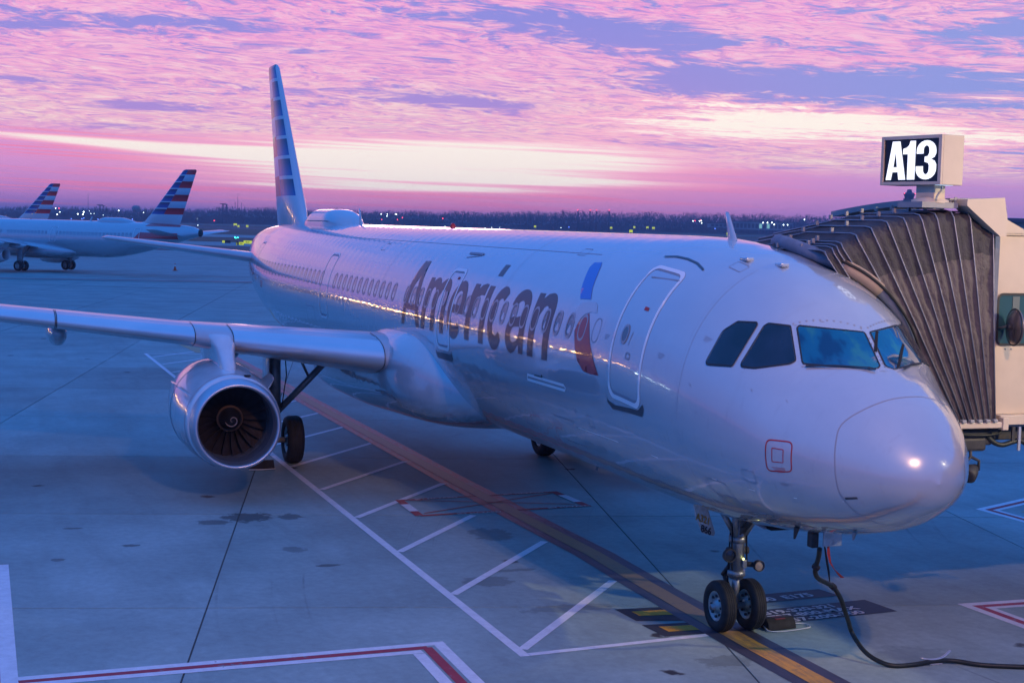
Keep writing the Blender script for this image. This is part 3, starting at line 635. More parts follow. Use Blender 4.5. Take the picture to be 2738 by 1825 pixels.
# ------------------------------------------------------------------ the airliner (built once, in its own coordinates: x aft, y starboard, z up)
def build_airliner():
    A = thing('airliner', 'large silver white twin engined airliner parked nose towards the viewer at the jet bridge', 'airliner', group=None)
    # fuselage shell
    xs = [.11 + .0001] + [.11 + (i / 40) ** 2 * 1.4 for i in range(1, 41)] + [1.51 + i * .12 for i in range(1, 47)] + [7.03 + i * .5 for i in range(1, 52)]
    x = xs[-1]
    while x < 44.3: x += .3; xs.append(min(x, 44.5))
    NT = 128; V = []; F = []
    for x in xs:
        for k in range(NT): V.append(S(x, 2 * PI * k / NT))
    n = len(xs)
    for i in range(n - 1):
        for k in range(NT): F.append((i * NT + k, i * NT + (k + 1) % NT, (i + 1) * NT + (k + 1) % NT, (i + 1) * NT + k))
    F.append(tuple(range(NT))[::-1])
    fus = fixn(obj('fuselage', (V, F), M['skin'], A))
    st = lambda off: (lambda u, v: S(u, v, off))
    stm = lambda off: (lambda u, v: S(u, PI - v, off))
    bm = bmesh.new(); lathe(bm, [(0, .40), (.12, .36), (.12, 0.001)], S(44.5, 0) * 0 + Vector((44.45, 0, ZC + 1.04)), 'x', 24); obj('exhaust_outlet', bm, M['dark'], A)
    # radome
    rs = [(1.118, 2.357), (.968, 2.077), (.87, 1.65), (.866, 1.268), (.902, .954), (.973, .619), (.934, .387), (.886, .141), (.862, -.089), (.858, -.333), (.842, -.4965), (.83, -.8), (.82, -1.2), (.82, -1.57)]
    sp = [tuple(p[:2]) for p in spline([(a, t, 0) for a, t in rs], 4)]
    ribbon('radome_seam', sp, .012, M['line'], A, st(.002))
    # flight deck windows
    w = {'a': [(2.9663, 0.7443),(2.9557, 0.7519),(2.9398, 0.7577),(2.8577, 0.7809),(2.7794, 0.8052),(2.7049, 0.8307),(2.6915, 0.8331),(2.6778, 0.8307),(2.6729, 0.829),(2.6619, 0.8235),(2.6564, 0.8164),(2.6414, 0.7696),(2.6309, 0.7233),(2.6245, 0.6772),(2.6222, 0.6314),(2.624, 0.5858),(2.6298, 0.5404),(2.6397, 0.4951),(2.6438, 0.486),(2.6508, 0.4795),(2.6526, 0.4783),(2.6622, 0.4737),(2.6743, 0.4701),(2.765, 0.4504),(2.859, 0.4316),(2.9566, 0.4133),(3.0583, 0.3956),(3.0823, 0.3938),(3.1, 0.3974),(3.1032, 0.3988),(3.1131, 0.406),(3.1138, 0.4151),(3.0995, 0.4559),(3.0891, 0.4968),(3.0828, 0.5379),(3.0805, 0.5792),(3.0822, 0.6207),(3.0783, 0.6386),(3.0631, 0.6557),(3.0284, 0.6848),(2.9961, 0.7144)], 'b': [(2.5516, 0.8809),(2.5436, 0.8912),(2.5298, 0.8995),(2.4762, 0.925),(2.4276, 0.9529),(2.3833, 0.9827),(2.3424, 1.0139),(2.3298, 1.02),(2.3154, 1.0187),(2.2503, 0.9973),(2.1857, 0.9751),(2.1202, 0.9511),(2.0537, 0.9249),(1.9888, 0.8978),(1.9772, 0.8886),(1.9764, 0.8755),(1.9834, 0.8539),(1.9921, 0.836),(2.0055, 0.8194),(2.0564, 0.7713),(2.1122, 0.7248),(2.1717, 0.6788),(2.2351, 0.6333),(2.3034, 0.589),(2.3202, 0.5797),(2.3385, 0.5713),(2.4067, 0.545),(2.479, 0.5212),(2.4981, 0.5184),(2.5124, 0.5225),(2.515, 0.5242),(2.5235, 0.5325),(2.5251, 0.5424),(2.5191, 0.5927),(2.5178, 0.6432),(2.5212, 0.6937),(2.5292, 0.7445),(2.5419, 0.7955),(2.5595, 0.8468),(2.5611, 0.8563),(2.5586, 0.8658)], 'c': [(2.2604, 1.0699),(2.2656, 1.0728),(2.2683, 1.0773),(2.2713, 1.0887),(2.2713, 1.0938),(2.2685, 1.0985),(2.2234, 1.1493),(2.1824, 1.2014),(2.1451, 1.2547),(2.1112, 1.3093),(2.0811, 1.3655),(2.0561, 1.4239),(2.0365, 1.4848),(2.0225, 1.5483),(2.0147, 1.6148),(2.0132, 1.62),(2.0094, 1.6238),(2.0012, 1.6287),(1.9957, 1.6308),(1.9889, 1.6314),(1.9074, 1.6286),(1.8207, 1.6232),(1.7199, 1.611),(1.5985, 1.5879),(1.4739, 1.561),(1.4629, 1.5568),(1.4528, 1.5494),(1.4322, 1.5298),(1.4248, 1.521),(1.4214, 1.513),(1.4147, 1.4657),(1.4117, 1.4201),(1.4123, 1.4133),(1.4145, 1.4074),(1.4477, 1.3518),(1.4852, 1.2993),(1.5261, 1.2493),(1.5709, 1.202),(1.6191, 1.1572),(1.6694, 1.1139),(1.7206, 1.0711),(1.7718, 1.028),(1.8229, 0.9844),(1.8748, 0.9407),(1.8805, 0.9376),(1.8874, 0.9368),(1.9, 0.9374),(1.9072, 0.9383),(1.914, 0.9405),(1.9825, 0.9697),(2.0516, 0.997),(2.1225, 1.0235),(2.192, 1.0476)], 'd': [(2.0148, 1.7004),(2.0212, 1.7024),(2.0257, 1.708),(2.0693, 1.7907),(2.1289, 1.8804),(2.2052, 1.9783),(2.3118, 2.0911),(2.3201, 2.1006),(2.3193, 2.1051),(2.2592, 2.1284),(2.2005, 2.153),(2.1404, 2.178),(2.0758, 2.2023),(2.0136, 2.2289),(1.9542, 2.2584),(1.9443, 2.2564),(1.9254, 2.2454),(1.9014, 2.2293),(1.8807, 2.2144),(1.8626, 2.1996),(1.7073, 2.0593),(1.5716, 1.9293),(1.4789, 1.8164),(1.4139, 1.7146),(1.4106, 1.7059),(1.4114, 1.6992),(1.4272, 1.669),(1.4447, 1.6401),(1.4497, 1.6361),(1.4579, 1.6349),(1.4765, 1.6349),(1.4866, 1.6355),(1.4978, 1.6373),(1.6279, 1.6642),(1.7489, 1.6848),(1.8466, 1.6942),(1.9326, 1.6981)]}
    for key, side in (('a', 0), ('b', 0), ('c', 0), ('d', 0), ('a', 1), ('b', 1)):
        fn = stm if side else st; L = w[key]
        p = decal('windscreen' if key in 'cd' else 'side_window', [inset(L, .004)], M['glass' if key in 'cd' else 'glass_side'], A, fn(.005), .06, .04)
        decal('window_seal', [inset(L, -.012), inset(L, .003)], M['seal'], p, fn(.009), .05, .04)
    ff = st(.008)
    for (u0, v0), (u1, v1), nf in (((2.335, 1.06), (2.085, 1.63), 11), ((2.09, 1.70), (2.39, 2.10), 11), ((1.94, 1.66), (1.44, 1.61), 8)):
        for k in range(nf):                      # fasteners round the windscreens
            t = k / (nf - 1); u, v = u0 + (u1 - u0) * t, v0 + (v1 - v0) * t
            decal('fastener', [[(u + .011 * math.cos(a), v + .009 * math.sin(a)) for a in [i * PI / 3 for i in range(6)]]], M['line'], A, st(.004), .1)
    ribbon('wiper_arm', [(1.83, .925), (1.62, 1.14), (1.42, 1.40)], .022, M['seal'], A, st(.03)); ribbon('wiper_arm', [(1.42, 1.40), (1.36, 1.46)], .04, M['seal'], A, st(.03))
    ribbon('wiper_arm', [(1.40, 1.80), (1.66, 2.02), (1.84, 2.20)], .022, M['seal'], A, st(.03))
    ribbon('windscreen_sill', [(1.87, .90), (1.63, 1.10), (1.40, 1.36), (1.35, 1.55), (1.36, 1.75)], .010, M['line'], A, st(.003)); ribbon('windscreen_header', [(2.31, 1.06), (2.21, 1.3), (2.06, 1.63)], .008, M['line'], A, st(.003))
    # frame of the far side window seen through the port screen
    ribbon('cockpit_frame', [(1.74, 1.64), (2.06, 1.78), (2.03, 2.06), (1.62, 1.86), (1.44, 1.76)], .030, M['hole'], A, st(.0075))
    # passenger doors
    def door(xc, hw, th0, th1, big=True, tilt=0.0, side=0, lw=.06):
        fn = stm if side else st
        L = [(x + (v - th0) * tilt, v) for x, v in rrect(xc - hw, xc + hw, th0, th1, .17, .09)]
        d = decal('door', [inset(L, .03), inset(L, .052)], M['line'], A, fn(.002), .08, .05)
        Lo, Li = inset(L, -.0), None
        Li = [(xc + (tilt * (v - th0)) + (x - xc - tilt * (v - th0)) * (1 - lw / hw), (th0 + th1) / 2 + (v - (th0 + th1) / 2) * (1 - 1.1 * lw / (th1 - th0))) for x, v in L]
        decal('door_outline', [L, Li], M['white'], d, fn(.005), .08, .05)
        if big:
            ov = arc(xc + .20, .327, .075, .055, 0, 345, 16)
            decal('door_window', [ov], M['pane'], d, fn(.008), .05)
            decal('door_window_ring', [arc(xc + .20, .327, .105, .075, 0, 345, 16), ov], M['winframe'], d, fn(.010), .05)
            sx, sy = xc - .10, .55
            decal('exit_label', [[(sx - .06, sy - .014), (sx + .06, sy - .014), (sx + .06, sy + .014), (sx - .06, sy + .014)]], M['mark'], d, fn(.008), .05)
            decal('handle_recess', [rrect(xc - .10, xc + .03, .16, .21, .03, .012), rrect(xc - .085, xc + .015, .17, .20, .02, .008)], M['line'], d, fn(.006), .05)
            ribbon('handle_slot', [(xc - .02, .36), (xc + .02, .26)], .012, M['line'], d, fn(.006))
            ribbon('door_hinge_line', [(xc - .38, .84), (xc + .40, .80)], .012, M['line'], d, fn(.006))
        return d
    d1 = door(5.06, .52, -.155, .925, True, .09)
    decal('scuff_plate', [[(5.66, -.15), (5.64, -.185), (5.40, -.205), (4.63, -.163), (4.47, -.10), (4.45, -.14), (4.52, -.20), (5.50, -.242), (5.66, -.20)]], M['scuff'], A, st(.006), .08, .04)
    door(13.95, .45, -.175, .66, True, .09)
    decal('scuff_plate', [[(14.5, -.18), (14.45, -.21), (13.5, -.20), (13.42, -.16), (13.42, -.24), (13.5, -.27), (14.45, -.27), (14.5, -.24)]], M['scuff'], A, st(.006), .08, .04)
    door(24.87, .45, -.21, .68, False, .25, 0, .04); door(36.9, .42, -.12, .72, False, 0, 0, .04)
    # cabin windows
    def ov(a, hh): return [(a * math.copysign(abs(math.cos(t)) ** .8, math.cos(t)), hh * math.copysign(abs(math.sin(t)) ** .8, math.sin(t))) for t in [2 * PI * k / 20 for k in range(20)]]
    def cab_win(xc, th=.297):
        o1 = [(xc + a, th + c) for a, c in ov(.115, .084)]; o2 = [(xc + a, th + c) for a, c in ov(.150, .104)]
        p = decal('cabin_window', [o1], M['pane'], A, st(.001), .2)
        decal('window_frame', [o2, o1], M['winframe'], p, st(.006), .2)
    x = 6.82; wins = []
    while x < 36.2:
        if not (13.35 < x < 14.55 or 24.3 < x < 25.45) and abs(x - 17.5) > .2: wins.append(x)
        x += .5335
    for x in wins: cab_win(x)
    decal('blank_window', [[(6.27 + a, .297 + c) for a, c in ov(.135, .095)], [(6.27 + a, .297 + c) for a, c in ov(.125, .088)]], M['line'], A, st(.004), .2)
    # lettering (baseline th=0), u runs forward from x0
    def letter(x0, loops):
        fn = lambda u, v: S(x0 - u + .085 * v, v / 1.975 - .016, .004)
        decal('title_letter', loops, M['title'], A, fn, .09, .07)
    letter(17.03, [[(0, 0), (.10, .50), (.22, .95), (.36, 1.42), (.75, 1.43), (.93, 1.03), (1.14, .55), (1.39, 0), (1.13, 0), (1.0, .32), (.31, .32), (.22, 0)], [(.36, .45), (.92, .45), (.80, .80), (.66, 1.04), (.48, .80)]])
    letter(15.52, [[(0, 0), (0, 1.06), (.24, 1.06), (.25, .97)] + arc(.55, .82, .30, .26, 125, 30, 6) + arc(1.20, .82, .36, .27, 125, 0, 8) + [(1.58, 0), (1.32, 0), (1.32, .72)] + arc(1.17, .74, .15, .13, 10, 170, 5)[0:] + [(.92, .66), (.92, 0), (.66, 0), (.66, .72)] + arc(.50, .74, .15, .13, 10, 165, 5) + [(.26, .64), (.26, 0)]])
    letter(13.76, [arc(.50, .52, .50, .57, 0, 180, 12) + arc(.50, .50, .50, .55, 180, 315, 9) + [(.80, .24)] + arc(.50, .40, .24, .22, -35, -180, 7) + [(.26, .44), (1.0, .44)], arc(.51, .66, .24, .22, 0, 180, 8) + [(.27, .60), (.75, .60)]])
    letter(12.55, [[(0, 0), (0, 1.06), (.27, 1.06), (.28, .96), (.42, 1.05), (.62, 1.09), (.74, 1.08), (.74, .86), (.56, .86), (.38, .80), (.28, .66), (.28, 0)]])
    letter(11.70, [[(0, 0), (0, 1.06), (.27, 1.06), (.27, 0)]])
    letter(11.75, [[(.12, 1.27), (.12, 1.53), (.38, 1.53), (.38, 1.27)]])
    letter(11.25, [arc(.45, .52, .45, .57, 52, 180, 9) + arc(.45, .50, .45, .55, 180, 318, 9) + [(.72, .24)] + arc(.47, .42, .20, .22, -40, -180, 7) + [(.27, .60)] + arc(.47, .66, .20, .20, 180, 50, 6)])
    letter(10.22, [[(.94, 0), (.94, .70)] + arc(.50, .76, .44, .33, 0, 155, 10) + [(.06, .78), (.30, .76)] + arc(.50, .74, .19, .14, 160, 0, 6) + [(.68, .62), (.42, .58)] + arc(.34, .28, .34, .31, 95, 270, 9) + [(.52, .02), (.70, .14), (.72, 0)], [(.68, .44), (.44, .42)] + arc(.42, .29, .16, .13, 100, 270, 6) + [(.60, .20), (.68, .32)]])
    letter(9.06, [[(0, 0), (0, 1.06), (.25, 1.06), (.26, .96), (.42, 1.06)] + arc(.62, .76, .34, .33, 90, 0, 7) + [(.96, 0), (.70, 0), (.70, .70)] + arc(.54, .72, .16, .14, 5, 160, 5) + [(.27, .62), (.27, 0)]])
    # flight symbol: blue upper piece, silver head, red lower piece
    decal('emblem_blue', [[(7.90, .875), (7.62, .885), (7.50, .84), (7.32, .742), (7.13, .617), (6.94, .525), (7.36, .518), (7.43, .545), (7.55, .60), (7.74, .72), (7.90, .82)]], M['blue'], A, st(.005), .08, .04)
    decal('emblem_head', [[(6.92, .505), (6.70, .505), (6.58, .485), (6.48, .425), (6.72, .425), (6.88, .405), (7.0, .365), (7.09, .293), (7.24, .35), (7.33, .43), (7.22, .478), (7.06, .50)]], M['egrey'], A, st(.005), .08, .04)
    decal('emblem_red', [[(6.75, .413), (6.60, .33), (6.40, .20), (6.15, .07), (5.94, -.026), (6.25, -.03), (6.54, -.021), (6.80, .047), (6.96, .149), (7.10, .264), (7.04, .323), (6.91, .386)]], M['red'], A, st(.0055), .08, .04)
    # service panels and stencils
    bx = [(1.80, .135), (1.42, .215), (1.395, -.14), (1.78, -.215)]
    def round_box(P, r=.2):
        out = []
        for i in range(4):
            a, c, d = Vector(P[i - 1]), Vector(P[i]), Vector(P[(i + 1) % 4]); p0 = c + (a - c) * r; p1 = c + (d - c) * r
            out += [tuple(p0 * (1 - t) ** 2 + c * 2 * t * (1 - t) + p1 * t * t) for t in (0, .25, .5, .75, 1)]
        return out
    rb = round_box(bx); decal('static_port_marking', [rb, inset(rb, .014)], M['mark'], A, st(.004), .04)
    b2 = [(1.70, .075), (1.53, .10), (1.52, -.05), (1.69, -.08)]; decal('static_port_marking', [round_box(b2, .08), inset(round_box(b2, .08), .009)], M['mark'], A, st(.004), .04)
    for k in range(5):
        v = -.125 - .012 * k; ribbon('stencil_note', [(1.70 - .02 * k, v - .02), (1.50, v + .012)], .004, M['mark'], A, st(.003))
    for L in ([(9.08, -.172), (7.40, -.174)], [(9.12, -.214), (7.39, -.213)]):
        ribbon('panel_slot', L, .022, M['white'], A, st(.004))
    ribbon('panel_slot', [(9.08, -.172), (9.12, -.214)], .02, M['white'], A, st(.0045)); ribbon('panel_slot', [(7.40, -.174), (7.33, -.193), (7.39, -.213)], .02, M['white'], A, st(.0045))
    ribbon('rain_gutter', [(5.75, 1.02), (5.45, 1.05), (5.1, 1.055), (4.75, 1.04), (4.45, 1.0)], .018, M['scuff'], A, st(.012))
    ribbon('rain_gutter', [(14.4, .86), (13.5, .86)], .03, M['line'], A, st(.012))
    ribbon('static_strip', [(.825, -.46), (.69, -.455)], .045, M['scuff'], A, st(.005))
    ribbon('skin_joint', [(x * 1.0, .98) for x in (3.3, 8, 16, 24, 34)], .008, M['line'], A, st(.0015))
    ribbon('skin_joint', [(x * 1.0, -.52) for x in [.86, 1.5, 2.2, 3, 4.5, 6, 7.3]], .010, M['white'], A, st(.0015))
    for xx in (3.55, 11.0, 19.3, 27.5, 33.5):
        ribbon('skin_joint', [(xx, t) for t in [1.2 - .06 * k for k in range(44)]], .007, M['line'], A, st(.0012))
    for xx, t in ((2.62, -.05), (3.1, .05), (1.7, .55), (2.2, .42), (3.3, .2), (1.1, -.8)):
        ribbon('skin_mark', [(xx, t), (xx + .03, t + .012)], .008, M['line'], A, st(.002))
    decal('antenna_base', [arc(8.38, -.16, .035, .022, 0, 330, 10)], M['hole'], A, st(.004), .1); ribbon('drain_slit', [(8.38, -.16), (8.75, -.16)], .012, M['hole'], A, st(.004))
    for k in range(4): ribbon('stencil_stripe', [(34.6, .05 - .03 * k), (34.15, .05 - .03 * k)], .012, M['mark'], A, st(.005))
    for k in range(2): ribbon('panel_slot', [(31.7, -.40 - .035 * k), (30.3, -.40 - .035 * k)], .02, M['white'], A, st(.005))
    # access hatches, rivet rows and small stencils scattered over the forward skin
    for cx, ct, hw, hh in ((3.0, -.62, .22, .09), (7.9, -.60, .45, .13), (9.9, -.55, .40, .16), (11.9, -.42, .16, .06), (6.6, -.42, .10, .05), (2.15, -.35, .12, .07), (26.6, -.30, .5, .20), (3.9, 1.15, .16, .05), (8.8, 1.0, .18, .05), (21, .85, .2, .06)):
        L_ = rrect(cx - hw, cx + hw, ct - hh, ct + hh, .04, .02); decal('access_hatch', [L_, inset(L_, .007)], M['line'], A, st(.0025), .10, .04)
    V = []; F = []
    for xx in (1.55, 2.45, 3.62, 4.25, 6.05, 7.6, 10.93, 13.1, 19.2):
        t = -1.0
        while t < 1.35:
            k = len(V); V += [S(xx + a, t + c, .0012) for a, c in ((-.006, 0), (0, -.0035), (.006, 0), (0, .0035))]; F.append((k, k + 1, k + 2, k + 3)); t += .028
    rv = obj('rivets', (V, F), M['line'], A, False); rv['kind'] = 'stuff'
    for cx, ct in ((4.20, .30), (5.9, .28), (7.2, -.35), (3.35, .55), (12.9, .1), (15.0, .12), (1.62, -.32)):
        for k in range(3): ribbon('stencil_note', [(cx, ct - .014 * k), (cx - .16 + .03 * k, ct - .014 * k)], .006, M['line'], A, st(.0015))
    # aerials, beacon, satcom dome on the crown
    def blade(x, h, c, sweep, m='skin', top=True, z0=None, y=0.0):
        z0 = z0 if z0 is not None else (S(x, PI / 2).z - .03); s = 1 if top else -1; bm = bmesh.new(); R_ = []
        for t, cc, ww in ((0, c, .035), (.6, c * .62, .022), (1, c * .38, .012)):
            xx = x + sweep * t; R_.append([bm.verts.new((xx + cc * a, y + ww * bb, z0 + s * h * t)) for a, bb in ((-.5, 0), (-.2, 1), (.3, .8), (.5, 0), (.3, -.8), (-.2, -1))])
        for a, b2 in zip(R_, R_[1:]):
            for k in range(6): bm.faces.new((a[k], a[(k + 1) % 6], b2[(k + 1) % 6], b2[k]))
        bm.faces.new(R_[-1]); return fixn(obj('aerial', bm, M[m], A))
    blade(5.55, .44, .32, .22); blade(28.8, .50, .36, .25); blade(2.2, .16, .10, .05, 'dark', False, 2.16, .68); blade(10.4, .25, .25, .15, 'skin', False, 1.80); blade(4.0, .12, .10, .06, 'dark', False, 1.80, .5)
    blade(1.35, .10, .05, .02, 'bgrey', False, 2.25, .35); blade(32.6, .34, .45, .25, 'dark', False, 2.32, .95)
    bm = bmesh.new(); lathe(bm, [(-.05, .07), (.05, .065), (.09, .04), (.105, .001)], (19.75, 0, S(19.7, PI / 2).z), 'z', 16); obj('beacon', bm, mat('beacon_red', (.5, .02, .02), .3), A)
    bm = bmesh.new(); NX = 20; R_ = []
    for i in range(NX + 1):
        t = i / NX; x = 29.9 + 5.6 * t; s = min(1, (t / .22) ** .5 if t < .22 else ((1 - t) / .35) ** .6 if t > .65 else 1); s = max(s, .03)
        R_.append([bm.verts.new((x,   .62 * s ** .5 * math.copysign(abs(math.cos(a)) ** .75, math.cos(a)), S(x, PI / 2).z - .12 + .56 * s * abs(math.sin(a)) ** .75)) for a in [PI * k / 14 for k in range(15)]])
    for a, b2 in zip(R_, R_[1:]):
        for k in range(14): bm.faces.new((a[k], a[k + 1], b2[k + 1], b2[k]))
    dm = fixn(obj('satcom_dome', bm, M['skin'], A))
    ntube('dome_seam', [(x, .63, 6.0 - .02) for x in (30.3, 31.5, 33.5)], .012, M['line'], dm, 5)
    for x, t in ((3.45, 1.38), (4.0, 1.25)):
        p = S(x, t); nbox('lightning_plate', (x - .11, x + .11, p.y - .06, p.y + .06, p.z - .02, p.z + .035), M['skin'], A, .02)
    # belly fairing
    def sm(a, b2, x): t = min(max((x - a) / (b2 - a), 0), 1); return t * t * (3 - 2 * t)
    V = []; F = []; NXB = 48; NK = 40
    ip = lambda x, X, Y: pchip(X, Y)(x)
    for i in range(NXB + 1):
        x = 13.7 + 14.2 * i / NXB
        zt = ip(x, [13.6, 13.9, 14.4, 15, 15.7, 16.5, 18, 20, 24, 28], [2.7, 3.0, 3.30, 3.56, 3.72, 3.80, 3.78, 3.55, 3.2, 2.6]); zb = ip(x, [13.6, 14.3, 16, 18.5, 21, 24, 26, 28], [2.15, 1.86, 1.60, 1.46, 1.38, 1.42, 1.6, 2.1])
        hw = ip(x, [13.6, 14.0, 14.6, 15.3, 16.2, 17.5, 23, 26, 28], [1.15, 1.66, 2.00, 2.26, 2.40, 2.42, 2.42, 2.0, 1.3]); zc = zb + (zt - zb) * .48
        for k in range(NK):
            a = 2 * PI * k / NK; c, s = math.cos(a), math.sin(a); e = .52 if s > 0 else .78
            V.append((x, hw * math.copysign(abs(c) ** e, c), zc + ((zt - zc) if s > 0 else (zc - zb)) * math.copysign(abs(s) ** e, s)))
    for i in range(NXB):
        for k in range(NK): F.append((i * NK + k, i * NK + (k + 1) % NK, (i + 1) * NK + (k + 1) % NK, (i + 1) * NK + k))
    F += [tuple(range(NK))[::-1], tuple(range(NXB * NK, NXB * NK + NK))]
    bf = fixn(obj('belly_fairing', (V, F), M['skin'], A))
    # wings
    AF = [(1, .001), (.9, .022), (.75, .055), (.6, .088), (.45, .108), (.3, .112), (.2, .104), (.12, .089), (.06, .069), (.03, .052), (.012, .035), (.003, .018), (0, 0), (.003, -.016), (.012, -.028), (.03, -.040), (.06, -.052), (.12, -.068), (.2, -.078), (.3, -.082), (.45, -.074), (.6, -.050), (.75, -.022), (.9, -.003), (1, -.001)]
    def wing_sec(y):
        xle = 16.3 + .52 * (y - 2); c = (23.1 - xle) if y < 6.4 else 4.5 + (1.62 - 4.5) * (y - 6.4) / 10.6
        zle = 3.08 + .080 * (y - 2.46); tc = .15 - .035 * min(max((y - 1) / 6, 0), 1); inc = math.radians(3.0 - 3.2 * (y - 2) / 15); return xle, c, zle, tc, inc
    def wing_pt(y, u, w, s, grow=0.0):
        xle, c, zle, tc, inc = wing_sec(y); w = w * tc / .19; X = u * c; Z = w * c
        if grow: X -= grow * max(0, 1 - u * 8); Z += math.copysign(grow, w) if w else 0
        return Vector((xle + X * math.cos(inc) + Z * math.sin(inc), s * y, zle - X * math.sin(inc) + Z * math.cos(inc)))
    for s in (1, -1):
        V = []; F = []; ys = [1.3, 2.0, 2.5, 3.5, 5, 6.4, 8, 10, 12, 14, 16, 17]
        for y in ys: V += [wing_pt(y, u, w, s) for u, w in AF]
        na = len(AF)
        for i in range(len(ys) - 1):
            for k in range(na - 1): F.append((i * na + k, i * na + k + 1, (i + 1) * na + k + 1, (i + 1) * na + k))
        F.append(tuple(range((len(ys) - 1) * na, len(ys) * na)))
        wg = fixn(obj('wing', (V, F), M['wing'], A))
        for y0, y1 in ((2.46, 5.45), (6.22, 9.05), (9.08, 11.9), (11.93, 14.6), (14.63, 16.8)):
            sec = AF[7:17]; V = []; F = []; n2 = 5
            for i in range(n2):
                y = y0 + .012 + (y1 - y0 - .024) * i / (n2 - 1); V += [wing_pt(y, u, w, s, .012) for u, w in sec]
            for i in range(n2 - 1):
                for k in range(len(sec) - 1): F.append((i * 10 + k, i * 10 + k + 1, (i + 1) * 10 + k + 1, (i + 1) * 10 + k))
            k0 = len(V); V += [wing_pt(y0 + .012 + (y1 - y0 - .024) * i / (n2 - 1), *sec[0], s, -.01) for i in range(n2)] + [wing_pt(y0 + .012 + (y1 - y0 - .024) * i / (n2 - 1), *sec[-1], s, -.01) for i in range(n2)]
            for i in range(n2 - 1): F += [(i * 10, (i + 1) * 10, k0 + i + 1, k0 + i), (i * 10 + 9, (i + 1) * 10 + 9, k0 + n2 + i + 1, k0 + n2 + i)]
            fixn(obj('slat', (V, F), M['slat'], wg))
            for yy in (y0, y1):
                vv = [wing_pt(yy, u, w, s, .014) for u, w in AF[6:18]]; bm = bmesh.new(); tube(bm, vv, .007, 5); obj('slat_joint', bm, M['seal'], wg)
        # wing tip fence
        bm = bmesh.new(); tube(bm, [wing_pt(17, .5, .02, s), wing_pt(17, .5, .02, s) + Vector((.5, s * .25, .6)), wing_pt(17, .5, .02, s) + Vector((1.2, s * .45, 2.2))], [.5, .34, .16], 10, True, 0, .12); obj('winglet', bm, M['skin'], wg)
        # flap track fairings
        for y, L, r in ((8.9, 2.9, .25), (12.9, 2.3, .20), (4.9, 2.6, .24)):
            xle, c, zle, tc, inc = wing_sec(y); xe = xle + c; bm = bmesh.new()
            tube(bm, [(xe - L * .75, s * y, zle - .36), (xe - L * .55, s * y, zle - .42), (xe - L * .2, s * y, zle - .46), (xe + L * .1, s * y, zle - .40), (xe + L * .3, s * y, zle - .30)], [.05, r * .8, r, r * .7, .03], 16, True, 0, 1.3); obj('flap_fairing', bm, M['skin'], wg)
        # engine
        ey, ez, ex = s * 5.63, 1.70, 16.30
        pr = lambda L: [(a, r) for a, r in L]
        def lat(name, L, m, par, n=64, dz=.03):
            bm = bmesh.new(); rg = lathe(bm, L, (0, ey, ez), 'x', n)
            for v in bm.verts: v.co.z += (v.co.x - 16.3) * dz; v.co.z -= 0
            return fixn(obj(name, bm, m, par))
        eng = lat('engine', [(16.66, .955), (16.66, .965), (16.95, .995), (17.4, 1.045), (18.0, 1.085), (18.7, 1.09), (19.4, 1.06), (20.2, .96), (21.0, .80), (21.5, .66), (21.5, .60), (20.5, .70), (18.5, .9)], M['nacelle'], A)
        lat('inlet_lip', [(16.66, .960), (16.52, .942), (16.40, .918), (16.325, .890), (16.30, .862), (16.312, .835), (16.37, .812), (16.48, .798), (16.60, .792), (16.66, .792)], M['lip'], eng)
        lat('inlet_duct', [(16.66, .790), (16.9, .795), (17.2, .81), (17.45, .82), (17.9, .82)], M['liner'], eng)
        lat('fan_case_ring', [(17.20, .812), (17.22, .80), (17.26, .80), (17.28, .812)], M['steel'], eng)
        lat('fan_back', [(17.62, .82), (17.62, .0015)], M['hole'], eng)
        ezz = ez + .03 * 1.05
        cone = lat('spinner', [(17.42, .245), (17.40, .25), (17.28, .215), (17.12, .135), (17.02, .06), (16.985, .0015)], M['spin'], eng, 32)
        lat('fan_hub_ring', [(17.44, .25), (17.42, .285), (17.40, .285), (17.38, .25)], M['bronze'], cone, 44)
        bm = bmesh.new(); P = []
        for k in range(40):
            t = k / 39; a = -1.2 + t * 2 * PI * 1.15; r = .02 + .125 * t; x = 17.0 + (.0 if r < .03 else (r - .03) * 1.02); P.append(Vector((x - .012, ey + r * math.cos(a), ezz + r * math.sin(a))))
        tube(bm, P, [.004 + .010 * min(1, k / 12) * (1 if k < 34 else (40 - k) / 6) for k in range(40)], 5, True, 0, .6); obj('spinner_swirl', bm, M['swirl'], cone)
        for k in range(6):
            a = k * PI / 3 + .3; bm = bmesh.new(); lathe(bm, [(0, .014), (-.008, .01), (-.01, .001)], (17.315, ey + .20 * math.cos(a), ezz + .20 * math.sin(a)), 'x', 8); obj('spinner_bolt', bm, M['swirl'], cone)
        # fan blades: wide chord, twisted
        V = []; F = []
        for i in range(8):
            t = i / 7; r = .24 + .572 * t; tw = math.radians(25 + 38 * t); c = .15 + .07 * t
            for j in range(5):
                q = (j / 4 - .5) * 2 * c * .62; cam_ = .02 * math.cos(q / c); V.append((17.50 + q * math.cos(tw) + cam_, q * math.sin(tw) - .04 * math.sin(t * 2.2), r))
        for i in range(7):
            for j in range(4): F.append((i * 5 + j, i * 5 + j + 1, (i + 1) * 5 + j + 1, (i + 1) * 5 + j))
        bme = None
        for k in range(22):
            if bme is None: o = obj('fan_blade', (V, F), M['blade'], eng); bme = o.data
            else: o = bpy.data.objects.new('fan_blade', bme); C.objects.link(o); o.parent = eng
            o.matrix_local = Matrix.Translation((0, ey, ezz)) @ Matrix.Rotation(2 * PI * k / 22, 4, 'X')
